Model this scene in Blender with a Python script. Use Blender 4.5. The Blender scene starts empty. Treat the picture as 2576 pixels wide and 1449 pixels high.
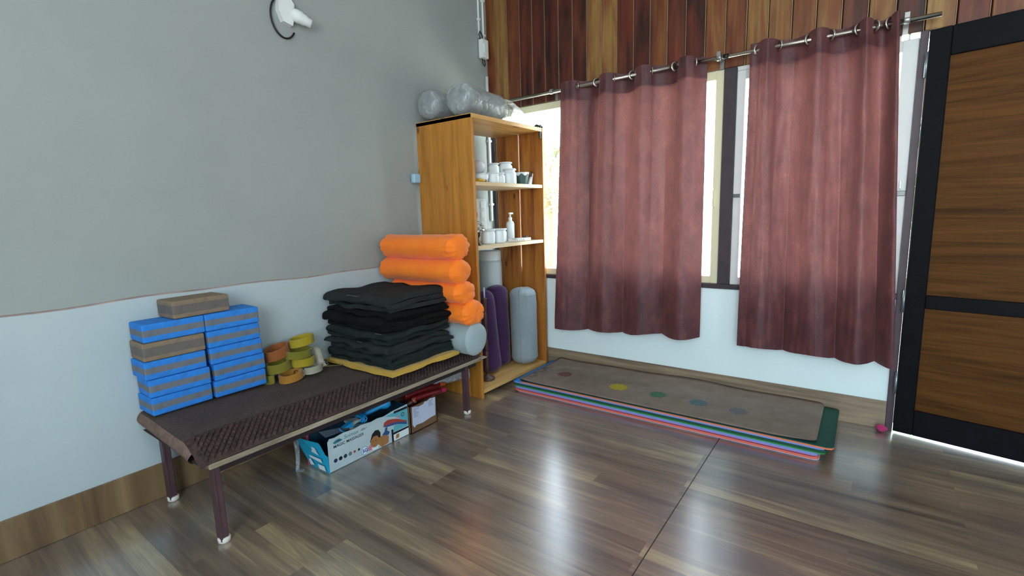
import bpy, bmesh, math, random
from mathutils import Vector, Matrix, noise
sc = bpy.context.scene
COL = sc.collection
pi = math.pi

# ------------------------------------------------------------------ camera
cam_data = bpy.data.cameras.new('camera')
cam_data.sensor_width = 36.0
cam_data.lens = 1214.7179 / 2576 * 36.0
cam_data.clip_start = 0.02
cam = bpy.data.objects.new('camera', cam_data)
COL.objects.link(cam)
yaw, pit, rol = 0.63380214, -0.15220911, -0.03006857
f = Vector((-math.sin(yaw) * math.cos(pit), math.cos(yaw) * math.cos(pit), math.sin(pit)))
r = Vector((math.cos(yaw), math.sin(yaw), 0)); u = r.cross(f)
r2 = r * math.cos(rol) + u * math.sin(rol); u2 = -r * math.sin(rol) + u * math.cos(rol)
mw = Matrix((r2, u2, -f)).transposed().to_4x4()
mw.translation = Vector((2.39909759, -3.05726505, 1.17))
cam.matrix_world = mw
sc.camera = cam

# ------------------------------------------------------------------ world, daylight, exposure
sc.view_settings.view_transform = 'Standard'
sc.view_settings.look = 'None'
sc.view_settings.gamma = 1.0
sc.view_settings.use_curve_mapping = False
sc.view_settings.exposure = -0.3
world = bpy.data.worlds.new('overcast_sky'); sc.world = world
world.use_nodes = True
wn = world.node_tree.nodes; wl = world.node_tree.links; wn.clear()
wo = wn.new('ShaderNodeOutputWorld'); wb = wn.new('ShaderNodeBackground')
wt = wn.new('ShaderNodeTexCoord'); ws = wn.new('ShaderNodeSeparateXYZ'); wr = wn.new('ShaderNodeValToRGB')
wl.new(wt.outputs['Generated'], ws.inputs[0]); wl.new(ws.outputs['Z'], wr.inputs[0])
wr.color_ramp.elements[0].position = 0.0; wr.color_ramp.elements[0].color = (0.86, 0.97, 1.0, 1)
wr.color_ramp.elements[1].position = 0.7; wr.color_ramp.elements[1].color = (0.66, 0.84, 1.0, 1)
wl.new(wr.outputs[0], wb.inputs['Color']); wb.inputs['Strength'].default_value = 14.0
wl.new(wb.outputs[0], wo.inputs[0])

def area(name, loc, direction, sx, sy, power, color, portal=False):
    l = bpy.data.lights.new(name, 'AREA'); l.shape = 'RECTANGLE'; l.size = sx; l.size_y = sy
    l.energy = power; l.color = color
    if portal: l.cycles.is_portal = True
    o = bpy.data.objects.new(name, l); COL.objects.link(o); o.location = loc
    o.rotation_euler = Vector(direction).to_track_quat('-Z', 'Y').to_euler()
    return o
area('portal_rear', (3.1, -5.02, 1.7), (0, 1, 0), 2.2, 1.8, 1, (1, 1, 1), True)
area('portal_right', (4.82, -2.8, 1.5), (-1, 0, 0), .6, 1.2, 1, (1, 1, 1), True)
sun = bpy.data.lights.new('sun', 'SUN'); sun.energy = 70; sun.angle = math.radians(3); sun.color = (1.0, .97, .92)
so = bpy.data.objects.new('sun', sun); COL.objects.link(so)       # stands behind the building: lights the yard outside the windows
so.rotation_euler = Vector((.12, .5, -.86)).to_track_quat('-Z', 'Y').to_euler()
area('portal_left_bays', (.86, .16, 1.33), (0, -1, 0), 1.72, 1.26, 1, (1, 1, 1), True)
area('portal_right_bay', (2.15, .16, 1.33), (0, -1, 0), .80, 1.26, 1, (1, 1, 1), True)
area('portal_door', (3.02, .16, .98), (0, -1, 0), .92, 1.96, 1, (1, 1, 1), True)

# ------------------------------------------------------------------ helpers
def lin(c):
    if isinstance(c, str):
        c = [int(c[i:i + 2], 16) / 255 for i in (0, 2, 4)]
    return tuple((v / 12.92 if v <= .04045 else ((v + .055) / 1.055) ** 2.4) for v in c) + (1.0,)

class NT:
    def __init__(s, m):
        s.m = m; s.t = m.node_tree; s.n = s.t.nodes; s.l = s.t.links
        s.b = s.n.get('Principled BSDF')
    def new(s, k, **kw):
        n = s.n.new(k)
        for a, v in kw.items():
            if a.startswith('i_'):
                n.inputs[a[2:].replace('_', ' ')].default_value = v
            else: setattr(n, a, v)
        return n
    def coords(s, scale=(1, 1, 1), kind='Object', rot=(0, 0, 0)):
        t = s.new('ShaderNodeTexCoord'); m = s.new('ShaderNodeMapping')
        m.inputs['Scale'].default_value = scale; m.inputs['Rotation'].default_value = rot
        s.l.new(t.outputs[kind], m.inputs[0]); return m.outputs[0]
    def noise(s, vec, scale=5, detail=4, rough=.5, dist=0):
        n = s.new('ShaderNodeTexNoise'); s.l.new(vec, n.inputs['Vector'])
        n.inputs['Scale'].default_value = scale; n.inputs['Detail'].default_value = detail
        n.inputs['Roughness'].default_value = rough; n.inputs['Distortion'].default_value = dist
        return n.outputs['Fac']
    def ramp(s, fac, stops, interp='LINEAR'):
        n = s.new('ShaderNodeValToRGB'); n.color_ramp.interpolation = interp
        e = n.color_ramp.elements
        while len(e) < len(stops): e.new(0.5)
        for k, (p, c) in enumerate(stops):
            e[k].position = p; e[k].color = lin(c) if isinstance(c, str) else (c, c, c, 1) if not isinstance(c, tuple) else c
        s.l.new(fac, n.inputs[0]); return n.outputs[0]
    def mix(s, fac, a, b, blend='MIX'):
        n = s.new('ShaderNodeMix'); n.data_type = 'RGBA'; n.blend_type = blend
        for sock, v in ((n.inputs[0], fac), (n.inputs[6], a), (n.inputs[7], b)):
            if hasattr(v, 'links') or isinstance(v, bpy.types.NodeSocket): s.l.new(v, sock)
            elif isinstance(v, str): sock.default_value = lin(v)
            elif isinstance(v, (int, float)) and sock.type == 'RGBA': sock.default_value = (v, v, v, 1)
            else: sock.default_value = v
        return n.outputs[2]
    def math(s, op, a, b=0.0, c=0.0):
        n = s.new('ShaderNodeMath'); n.operation = op
        for k, v in enumerate((a, b, c)):
            if isinstance(v, bpy.types.NodeSocket): s.l.new(v, n.inputs[k])
            else: n.inputs[k].default_value = v
        return n.outputs[0]
    def col(s, sock): s.l.new(sock, s.b.inputs['Base Color'])
    def bump(s, h, strength=.3, dist=.01):
        n = s.new('ShaderNodeBump'); n.inputs['Strength'].default_value = strength; n.inputs['Distance'].default_value = dist
        s.l.new(h, n.inputs['Height']); s.l.new(n.outputs[0], s.b.inputs['Normal']); return n

MATS = {}
def mat(name, color='808080', rough=.6, metal=0., spec=None, coat=0., vary=.0, vscale=8, bump=0., bscale=60, color2=None, sheen=0.):
    if name in MATS: return MATS[name]
    m = bpy.data.materials.new(name); m.use_nodes = True; t = NT(m); b = t.b
    b.inputs['Base Color'].default_value = lin(color); b.inputs['Roughness'].default_value = rough
    b.inputs['Metallic'].default_value = metal
    if spec is not None: b.inputs['Specular IOR Level'].default_value = spec
    if coat: b.inputs['Coat Weight'].default_value = coat
    if sheen: b.inputs['Sheen Weight'].default_value = sheen
    v = t.coords()
    if vary or color2:
        fac = t.noise(v, vscale, 5, .6)
        c = lin(color); c2 = lin(color2) if color2 else tuple(x * (1 - vary) for x in c[:3]) + (1,)
        t.col(t.ramp(fac, [(.35, c), (.68, c2)]))
    if bump: t.bump(t.noise(v, bscale, 3, .6), bump, .004)
    MATS[name] = m; return m

class B:
    """collects shapes into one mesh"""
    def __init__(s): s.bm = bmesh.new(); s.mi = 0
    def _f(s, faces, smooth=False):
        for fc in faces: fc.material_index = s.mi; fc.smooth = smooth
    def face(s, pts, smooth=False):
        fc = s.bm.faces.new([s.bm.verts.new(p) for p in pts]); s._f([fc], smooth); return fc
    def box(s, x0, x1, y0, y1, z0, z1, bev=0., seg=2, M=None):
        g = bmesh.ops.create_cube(s.bm, size=1.0)
        vs = g['verts']
        for v in vs:
            v.co = Vector(((x0 + x1) / 2 + v.co.x * (x1 - x0), (y0 + y1) / 2 + v.co.y * (y1 - y0), (z0 + z1) / 2 + v.co.z * (z1 - z0)))
        fs = set(f2 for v in vs for f2 in v.link_faces)
        s._f(fs)
        if bev:
            es = set(e for v in vs for e in v.link_edges)
            rr = bmesh.ops.bevel(s.bm, geom=list(es), offset=bev, segments=seg, affect='EDGES', profile=.6)
            s._f(rr['faces'], False)
            vs = list(set(v for f2 in rr['faces'] for v in f2.verts) | set(v for v in vs if v.is_valid))
        if M is not None:
            for v in vs: v.co = M @ v.co
        return vs
    def lathe(s, prof, c=(0, 0, 0), seg=24, M=None, caps=True, sx=1, sy=1):
        rings = []
        M = M or Matrix.Translation(c)
        for rr, z in prof:
            rings.append([s.bm.verts.new(M @ Vector((rr * sx * math.cos(2 * pi * k / seg), rr * sy * math.sin(2 * pi * k / seg), z))) for k in range(seg)])
        for a, b in zip(rings, rings[1:]):
            for k in range(seg):
                s._f([s.bm.faces.new((a[k], a[(k + 1) % seg], b[(k + 1) % seg], b[k]))], True)
        if caps:
            s._f([s.bm.faces.new(list(reversed(rings[0]))), s.bm.faces.new(rings[-1])], False)
    def cyl(s, p0, p1, rad, seg=16, rad1=None):
        p0 = Vector(p0); p1 = Vector(p1); d = p1 - p0
        M = Matrix.Translation(p0) @ d.to_track_quat('Z', 'Y').to_matrix().to_4x4()
        s.lathe([(rad, 0), (rad if rad1 is None else rad1, d.length)], M=M, seg=seg)
    def tube(s, pts, rad, seg=8, closed=False, flat=1.):
        pts = [Vector(p) for p in pts]; n = len(pts); rings = []; up = Vector((0, 0, 1)); prev = None
        for i in range(n):
            a = pts[(i - 1) % n] if (closed or i) else pts[i]; b = pts[(i + 1) % n] if (closed or i < n - 1) else pts[i]
            t = (b - a).normalized()
            if prev is None:
                q = up if abs(t.dot(up)) < .9 else Vector((1, 0, 0))
                x = (q - t * q.dot(t)).normalized()
            else: x = (prev - t * prev.dot(t)).normalized()
            prev = x; y = t.cross(x)
            rings.append([s.bm.verts.new(pts[i] + x * rad * math.cos(2 * pi * k / seg) + y * rad * flat * math.sin(2 * pi * k / seg)) for k in range(seg)])
        pairs = list(zip(rings, rings[1:])) + ([(rings[-1], rings[0])] if closed else [])
        for a, b in pairs:
            for k in range(seg):
                s._f([s.bm.faces.new((a[k], a[(k + 1) % seg], b[(k + 1) % seg], b[k]))], True)
        if not closed: s._f([s.bm.faces.new(list(reversed(rings[0]))), s.bm.faces.new(rings[-1])])
    def grid(s, fun, nu, nv, wrapu=False, smooth=True):
        g = [[s.bm.verts.new(fun(i / nu, j / nv)) for j in range(nv + 1)] for i in range(nu + (0 if wrapu else 1))]
        N = len(g)
        for i in range(nu):
            for j in range(nv):
                a, b = g[i], g[(i + 1) % N]
                s._f([s.bm.faces.new((a[j], b[j], b[j + 1], a[j + 1]))], smooth)
        return g
    def prism(s, pts2, plane, d0, d1, smooth=False):
        """pts2 outline in a plane ('x': (y,z), 'y': (x,z), 'z': (x,y)), thick d0..d1"""
        def P(a, b, d): return {'x': (d, a, b), 'y': (a, d, b), 'z': (a, b, d)}[plane]
        lo = [s.bm.verts.new(P(a, b, d0)) for a, b in pts2]; hi = [s.bm.verts.new(P(a, b, d1)) for a, b in pts2]
        n = len(pts2)
        s._f([s.bm.faces.new(lo), s.bm.faces.new(list(reversed(hi)))])
        for k in range(n): s._f([s.bm.faces.new((lo[k], hi[k], hi[(k + 1) % n], lo[(k + 1) % n]))], smooth)
    def build(s, name, mats, parent=None, loc=None, subd=0, solid=0., recalc=True, M=None):
        if recalc: bmesh.ops.recalc_face_normals(s.bm, faces=s.bm.faces)
        if M is not None: bmesh.ops.transform(s.bm, matrix=M, verts=s.bm.verts)
        me = bpy.data.meshes.new(name); s.bm.to_mesh(me); s.bm.free()
        for m in (mats if isinstance(mats, (list, tuple)) else [mats]): me.materials.append(m)
        o = bpy.data.objects.new(name, me); COL.objects.link(o)
        if parent: o.parent = parent
        if loc: o.location = loc
        if solid:
            md = o.modifiers.new('thickness', 'SOLIDIFY'); md.thickness = solid; md.offset = 0
        if subd:
            md = o.modifiers.new('smooth', 'SUBSURF'); md.levels = subd; md.render_levels = subd
        return o

def tag(o, label=None, cat=None, group=None, kind=None):
    if label: o['label'] = label
    if cat: o['category'] = cat
    if group: o['group'] = group
    if kind: o['kind'] = kind
    return o
def thing(name, label, cat, loc=(0, 0, 0), rz=0., group=None):
    o = bpy.data.objects.new(name, None); COL.objects.link(o); o.location = loc; o.rotation_euler = (0, 0, rz)
    o.empty_display_size = .05
    return tag(o, label, cat, group)
def struct(o): o['kind'] = 'structure'; return o
def nz(p, sc_=1., seed=0.): return noise.noise(Vector((p[0] * sc_ + seed, p[1] * sc_ + seed * 1.7, p[2] * sc_ - seed)))

# ------------------------------------------------------------------ materials
def wall_mat(name, base, blot):
    m = bpy.data.materials.new(name); m.use_nodes = True; t = NT(m)
    v = t.coords()
    t.col(t.mix(t.ramp(t.noise(v, 1.6, 5, .6), [(.35, 0.), (.7, 1.)]), base, blot))
    t.b.inputs['Roughness'].default_value = .65
    t.bump(t.noise(v, 45, 4, .6), .12, .004); return m
M_WALL_UP = wall_mat('upper_wall_paint', '9ba2a0', '949b99')
M_WALL_LO = wall_mat('lower_wall_paint', 'b4c2c6', 'acbbc0')
M_WALL_BK = wall_mat('window_wall_paint', 'e2f4f8', 'def2f6')
M_CEIL = mat('ceiling_paint', 'dddddd', .8, vary=.04)
M_LEDGE = mat('dirty_ledge_edge', 'a89690', .8, vary=.35, vscale=9)

def wood_long(name, stops, axis, scale=1., rough=.5, knots=None, coat=0., bump=.08, stretch=14):
    """wood with its grain along one axis (object space)"""
    m = bpy.data.materials.new(name); m.use_nodes = True; t = NT(m)
    s3 = [stretch * scale] * 3; s3['xyz'.index(axis)] = 1.1 * scale
    v = t.coords(tuple(s3)); n1 = t.noise(v, 1.6, 8, .62, .6)
    c = t.ramp(n1, stops)
    fine = t.noise(t.coords(tuple(x * 7 for x in s3)), 1., 4, .7)
    c = t.mix(t.ramp(fine, [(.35, .0), (.75, .35)]), c, stops[0][1])
    if knots:
        vo = t.new('ShaderNodeTexVoronoi'); vo.inputs['Scale'].default_value = knots[1]
        kk = [2.2] * 3; kk['xyz'.index(axis)] = 1.0
        t.l.new(t.coords(tuple(kk)), vo.inputs['Vector'])
        c = t.mix(t.ramp(vo.outputs['Distance'], [(.05, .9), (.12, .0)]), c, knots[0])
    t.col(c); t.b.inputs['Roughness'].default_value = rough
    if coat: t.b.inputs['Coat Weight'].default_value = coat; t.b.inputs['Coat Roughness'].default_value = .25
    t.bump(n1, bump, .003); return m
M_PINE = wood_long('honey_pine', [(.3, '9a6420'), (.5, 'b87c2e'), (.72, 'c98e3e')], 'z', 1., .45, ('5a2c0c', 3.4))
M_PINE_H = wood_long('honey_pine_shelf', [(.3, 'a87434'), (.5, 'c99a55'), (.72, 'd9b070')], 'y', 1., .45, ('6a3a14', 2.6))
M_PINE_DK = wood_long('streaky_pine', [(.30, '5e2c10'), (.45, '9a5c22'), (.6, 'b1762f'), (.75, '8a4c1c')], 'z', .8, .45, ('431c08', 4.))
M_DOORP = wood_long('door_panel_laminate', [(.3, '3c240c'), (.5, '583715'), (.72, '68431b')], 'x', 1.1, .55, ('4a2810', 2.0), stretch=22)
M_DKFRAME = mat('dark_door_frame', '0d0f14', .6, vary=.3, vscale=18, bump=.15, bscale=120)
for q_ in (M_DOORP, M_DKFRAME): q_.node_tree.nodes['Principled BSDF'].inputs['Specular IOR Level'].default_value = .12
M_POST = mat('dark_brown_window_post', '3a3138', .6, vary=.25, vscale=12, bump=.1)
M_CREAM = mat('cream_window_sash', 'd8d6b6', .45, vary=.06)
M_SASHW = mat('white_window_sash', 'd6dcdc', .45, vary=.06)

# wall planks: colour from a per-plank attribute, grain along z
def plank_mat():
    m = bpy.data.materials.new('stained_wall_planks'); m.use_nodes = True; t = NT(m)
    at = t.new('ShaderNodeAttribute'); at.attribute_name = 'plank'
    sep = t.new('ShaderNodeSeparateColor'); t.l.new(at.outputs['Color'], sep.inputs[0])
    rnd, rnd2 = sep.outputs[0], sep.outputs[1]
    tc = t.new('ShaderNodeTexCoord'); add = t.new('ShaderNodeVectorMath'); add.operation = 'ADD'
    cmb = t.new('ShaderNodeCombineXYZ'); t.l.new(t.math('MULTIPLY', rnd, 37.), cmb.inputs[2]); t.l.new(t.math('MULTIPLY', rnd2, 19.), cmb.inputs[0])
    t.l.new(tc.outputs['Object'], add.inputs[0]); t.l.new(cmb.outputs[0], add.inputs[1])
    mp = t.new('ShaderNodeMapping'); mp.inputs['Scale'].default_value = (9, 9, 1.6); t.l.new(add.outputs[0], mp.inputs[0])
    mp2 = t.new('ShaderNodeMapping'); mp2.inputs['Scale'].default_value = (60, 60, 2.2); t.l.new(add.outputs[0], mp2.inputs[0])
    blot = t.noise(mp.outputs[0], 1.3, 4, .55, .8); grain = t.noise(mp2.outputs[0], 1., 6, .65)
    fac = t.math('ADD', t.math('MULTIPLY', rnd, .55), t.math('MULTIPLY', blot, .75))
    c = t.ramp(fac, [(.30, '2c1410'), (.46, '54291c'), (.60, '724024'), (.74, '84562e'), (.92, '987440')])
    red = t.ramp(t.noise(mp.outputs[0], .9, 3, .5, 1.2), [(.45, 0.), (.68, .7)])
    c = t.mix(red, c, '6e2c1e')
    c = t.mix(t.ramp(grain, [(.4, 0.), (.8, .6)]), c, '1f0f0a')
    t.col(c); t.b.inputs['Roughness'].default_value = .42
    t.b.inputs['Specular IOR Level'].default_value = .35
    t.bump(grain, .1, .003); return m
M_PLANK = plank_mat()
M_TONGUE = mat('pale_plank_tongue', 'a08a6c', .7, vary=.3)
M_GAPDARK = mat('dark_backing', '120c0a', .9)

def floor_mat():
    m = bpy.data.materials.new('vinyl_wood_floor'); m.use_nodes = True; t = NT(m)
    v = t.coords()
    br = t.new('ShaderNodeTexBrick'); t.l.new(v, br.inputs['Vector'])
    br.inputs['Scale'].default_value = 1.; br.inputs['Brick Width'].default_value = .92; br.inputs['Row Height'].default_value = .085
    br.inputs['Mortar Size'].default_value = .0006; br.offset = .37; br.offset_frequency = 3
    br.inputs['Color1'].default_value = (0, 0, 0, 1); br.inputs['Color2'].default_value = (1, 1, 1, 1)
    br.inputs['Mortar'].default_value = (.3, .3, .3, 1)
    rnd = br.outputs['Color']
    sx = t.new('ShaderNodeSeparateXYZ'); t.l.new(v, sx.inputs[0])
    cmb = t.new('ShaderNodeCombineXYZ')
    sr = t.new('ShaderNodeSeparateColor'); t.l.new(rnd, sr.inputs[0])
    t.l.new(t.math('MULTIPLY', sx.outputs[0], 1.1), cmb.inputs[0])
    t.l.new(t.math('MULTIPLY', sx.outputs[1], 15.), cmb.inputs[1])
    t.l.new(t.math('MULTIPLY', sr.outputs[0], 31.), cmb.inputs[2])
    streak = t.noise(cmb.outputs[0], 1., 7, .62, .9)
    fac = t.math('ADD', t.math('MULTIPLY', sr.outputs[0], .17), t.math('MULTIPLY', streak, .95))
    c = t.ramp(fac, [(.32, '4c443f'), (.43, '6c5d50'), (.53, '7f6f5f'), (.63, '8f7e69'), (.76, 'b3a27c')])
    grey = t.ramp(t.noise(t.coords((.9, 3.2, 1)), 1.3, 4, .6, .4), [(.47, 0.), (.64, .75)])
    c = t.mix(grey, c, '5c5a5a')
    cg = t.coords((3., 95., 1)); fine = t.noise(cg, 1., 5, .65, .5)
    c = t.mix(t.ramp(fine, [(.42, 0.), (.8, .40)]), c, '3a2e26')
    t.col(c)
    t.b.inputs['Specular IOR Level'].default_value = .6
    t.b.inputs['Coat Weight'].default_value = 1.; t.b.inputs['Coat Roughness'].default_value = .24; t.b.inputs['Coat IOR'].default_value = 2.3
    t.b.inputs['Roughness'].default_value = .32
    t.bump(t.noise(t.coords((4, 30, 1)), 1., 4, .6), .05, .002)
    return m
M_FLOOR = floor_mat()
def skirt_mat(name, sc3, cols):
    m = bpy.data.materials.new(name); m.use_nodes = True; t = NT(m)
    n1 = t.noise(t.coords(sc3), 1., 6, .6, .7)
    t.col(t.ramp(n1, cols)); t.b.inputs['Roughness'].default_value = .4
    return m
SK = [(.3, '4a3828'), (.44, '6b5439'), (.56, '7c6648'), (.7, '937c56')]
M_SKL = skirt_mat('vinyl_skirting_upright_grain', (1, 9, .8), SK)
M_SKB = skirt_mat('vinyl_skirting_long_grain', (1.4, 1, 22), [(.3, '5f5446'), (.44, '786a58'), (.56, '8a7a66'), (.7, '9c8c72')])

def curtain_mat(name, c1, c2, c3):
    m = bpy.data.materials.new(name); m.use_nodes = True; t = NT(m)
    weave = t.noise(t.coords((300, 300, 110)), 1., 3, .7)
    mot = t.noise(t.coords((9, 9, 5)), 1.6, 5, .65)
    c = t.ramp(mot, [(.3, c1), (.52, c2), (.75, c3)])
    c = t.mix(t.ramp(weave, [(.40, 0.), (.70, .65)]), c, '1e1016')
    t.col(c); t.b.inputs['Roughness'].default_value = .55
    t.b.inputs['Sheen Weight'].default_value = .4; t.b.inputs['Sheen Tint'].default_value = lin('d09890')
    tr = t.new('ShaderNodeBsdfTranslucent'); t.l.new(t.mix(.5, c, 'b4766c'), tr.inputs['Color'])
    mx = t.new('ShaderNodeMixShader'); mx.inputs[0].default_value = .11
    out = t.n['Material Output']
    t.l.new(t.b.outputs[0], mx.inputs[1]); t.l.new(tr.outputs[0], mx.inputs[2]); t.l.new(mx.outputs[0], out.inputs[0])
    t.bump(weave, .25, .002)
    return m
M_CURT = curtain_mat('maroon_curtain_cloth', '44222c', '613338', '7d4743')

def glass_mat(name, tint='ffffff', fac=.06):
    m = bpy.data.materials.new(name); m.use_nodes = True; t = NT(m)
    tr = t.new('ShaderNodeBsdfTransparent'); tr.inputs[0].default_value = lin(tint)
    gl = t.new('ShaderNodeBsdfGlossy'); gl.inputs['Roughness'].default_value = .03
    mx = t.new('ShaderNodeMixShader'); mx.inputs[0].default_value = fac
    t.l.new(tr.outputs[0], mx.inputs[1]); t.l.new(gl.outputs[0], mx.inputs[2]); t.l.new(mx.outputs[0], t.n['Material Output'].inputs[0])
    return m
M_GLASS = glass_mat('window_glass')
def plastic_mat(name, tint, fac, rough=.18, tfac=1.):
    m = bpy.data.materials.new(name); m.use_nodes = True; t = NT(m)
    t.b.inputs['Base Color'].default_value = lin(tint); t.b.inputs['Roughness'].default_value = rough
    t.b.inputs['Specular IOR Level'].default_value = .9
    tr = t.new('ShaderNodeBsdfTransparent'); mx = t.new('ShaderNodeMixShader')
    wr_ = t.ramp(t.noise(t.coords(), 14, 5, .6, 1.5), [(.35, fac * .55), (.7, min(1., fac * 1.6))])
    t.l.new(wr_, mx.inputs[0])
    t.l.new(tr.outputs[0], mx.inputs[1]); t.l.new(t.b.outputs[0], mx.inputs[2]); t.l.new(mx.outputs[0], t.n['Material Output'].inputs[0])
    t.bump(t.noise(t.coords(), 15, 3, .5, 1.6), .8, .012)
    return m
M_FILM = plastic_mat('clear_wrinkled_plastic', 'ccd4d8', .34)
M_FILM2 = plastic_mat('milky_plastic_film', 'aeb8c0', .6)

def fabric(name, color, color2=None, bump=.35, bscale=260, rough=.85, sheen=.2):
    return mat(name, color, rough, color2=color2 or color, vscale=7, bump=bump, bscale=bscale, sheen=sheen)
M_CHROME = mat('brushed_steel', 'c4c0b8', .22, 1.0)
M_WHITEP = mat('white_plastic', 'dfe4e4', .4)
M_BLACKP = mat('black_rubber', '0a0a0b', .5)

# ------------------------------------------------------------------ room shell
RX, RY, RH = 4.7, -4.9, 3.0
b = B(); b.box(-.12, RX + .1, RY - .1, .12, -.12, 0); struct(b.build('floor', M_FLOOR))
b = B(); b.box(1.858, 1.861, RY, -.012, 0, .0012); struct(b.build('trim_1', mat('vinyl_seam', '2a2420', .4)))
b = B(); b.box(-.12, RX + .1, RY - .1, .12, RH, RH + .1); struct(b.build('ceiling', M_CEIL))
# left wall: upper plaster and slightly proud lower band
b = B(); b.box(-.14, -.010, RY, .12, 0, RH); struct(b.build('wall_left', M_WALL_UP))
b = B()
def ledge_z(y): return .874 + .004 * math.sin(y * 5.1) + .003 * math.sin(y * 13 + 1)
ys = [RY + k * (-RY - .0) / 60 for k in range(61)]
for y0, y1 in zip(ys, ys[1:]):
    z0, z1 = ledge_z(y0), ledge_z(y1)
    b.mi = 0
    b.face([(0, y0, 0), (0, y1, 0), (0, y1, z1 - .004), (0, y0, z0 - .004)])
    b.mi = 1
    b.face([(0, y0, z0 - .004), (0, y1, z1 - .004), (-.002, y1, z1), (-.002, y0, z0)])
    b.face([(-.002, y0, z0), (-.002, y1, z1), (-.0101, y1, z1 + .002), (-.0101, y0, z0 + .002)])
struct(b.build('trim_2', [M_WALL_LO, M_LEDGE]))
# window wall (inner face y = 0) with window and door openings
DX0, DX1, DTOP = 2.575, 3.47, 1.945
b = B()
b.box(-.12, DX0 - .03, 0, .14, 0, .69)
b.box(-.12, 0, 0, .14, .69, 1.95)
b.box(DX1 + .03, RX, 0, .14, 0, RH)
b.box(-.12, DX1 + .03, .02, .14, 1.95, RH)
struct(b.build('wall_back', M_WALL_BK))
# planks above the window
random.seed(5)
b = B(); bm = b.bm; lay = bm.loops.layers.color.new('plank')
px = -.034; k = 0
edges = []
while px < DX1 + .02:
    w = .1075 + random.uniform(-.002, .003)
    x1 = min(px + w, DX1 + .03)
    rc = (random.random(), random.random(), 0, 1)
    before = set(bm.faces)
    b.mi = 0; yy = random.uniform(0, .003)
    b.box(px, x1 - .008, -.012 + yy, .018, 1.945, RH, .0025, 1)
    for fc in set(bm.faces) - before:
        for lp in fc.loops: lp[lay] = rc
    b.mi = 1; b.box(x1 - .0085, x1 - .0045, -.003, .018, 1.945, RH)
    b.mi = 2; b.box(x1 - .0045, x1, .010, .018, 1.945, RH)
    px = x1
struct(b.build('wall_upper', [M_PLANK, M_TONGUE, M_GAPDARK]))
# skirtings
b = B(); b.box(0, .009, RY, -.0, 0, .153, .002, 1); struct(b.build('baseboard_left', M_SKL))
b = B(); b.box(.0095, DX0 - .03, -.009, 0, 0, .153, .002, 1); struct(b.build('baseboard_back', M_SKB))
# rear and right walls with big openings for daylight (behind the camera)
def wall_with_hole(name, axis, c0, c1, u0, u1, h0, h1, z0, z1):
    q = B()
    for a, b_, lo, hi in ((u0, h0, 0, RH), (h1, u1, 0, RH), (h0, h1, 0, z0), (h0, h1, z1, RH)):
        if axis == 'y': q.box(a, b_, c0, c1, lo, hi)
        else: q.box(c0, c1, a, b_, lo, hi)
    struct(q.build(name, M_WALL_UP))
wall_with_hole('wall_rear', 'y', RY - .1, RY, -.12, RX + .1, 2.0, 4.2, .8, 2.6)
wall_with_hole('wall_right', 'x', RX, RX + .1, RY, .12, -3.1, -2.5, .9, 2.1)

# ------------------------------------------------------------------ window
W0, W1, WZ0, WZ1 = 0.0, 2.545, .716, 1.944
win = thing('window_1', None, None); struct(win)
b = B()
b.box(.0, W1, -.014, .05, .688, WZ0, .002, 1)                       # sill rail
for x0, x1 in ((.0, .034), (.83, .89), (1.692, 1.757)): b.box(x0, x1, -.008, .05, WZ0, WZ1, .002, 1)
b.build('window_frame', M_POST, win)
def sash(x0, x1, m, w=.045, wr_=None, y0=.004, y1=.034, ztop=WZ1):
    wr_ = wr_ or w
    s = B(); s.box(x0, x0 + w, y0, y1, WZ0, ztop, .003, 1); s.box(x1 - wr_, x1, y0, y1, WZ0, ztop, .003, 1)
    s.box(x0 + w, x1 - wr_, y0, y1, WZ0, WZ0 + .045, .003, 1); s.box(x0 + w, x1 - wr_, y0, y1, ztop - .05, ztop, .003, 1)
    o = s.build('sash', m, win)
    g = B(); g.box(x0 + w, x1 - wr_, .018, .021, WZ0 + .045, ztop - .05); g.build('pane', M_GLASS, o)
    return o
sash(.036, .828, M_CREAM, .03, .2 * .2)
s2 = sash(.892, 1.690, M_CREAM, .045)
s3 = sash(1.759, W1 - .003, M_SASHW, .045, .062, ztop=1.922)
fb = B(); fb.box(1.759, 2.474, .004, .034, 1.9225, 1.9455, .002, 1); fb.box(2.500, 2.507, .004, .034, 1.9225, 1.9455); fb.build('head_strip', M_SASHW, win)
h = B(); h.tube([(1.655, .0, 1.17), (1.655, -.018, 1.18), (1.655, -.018, 1.27), (1.655, .0, 1.28)], .004); h.build('sash_handle', M_CREAM, s2)
h = B(); h.box(1.762, 1.80, -.006, .006, 1.225, 1.245, .002, 1); h.build('sash_catch', mat('grey_metal_catch', '6a7070', .4, .6), s3)
h = B(); h.box(2.487, 2.54, -.006, .006, 1.20, 1.225, .002, 1); h.build('sash_catch', MATS['grey_metal_catch'], s3)
h = B(); h.box(2.515, 2.523, -.016, .006, 1.235, 1.275, .002, 1); h.build('sash_catch', M_WHITEP, s3)

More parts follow.
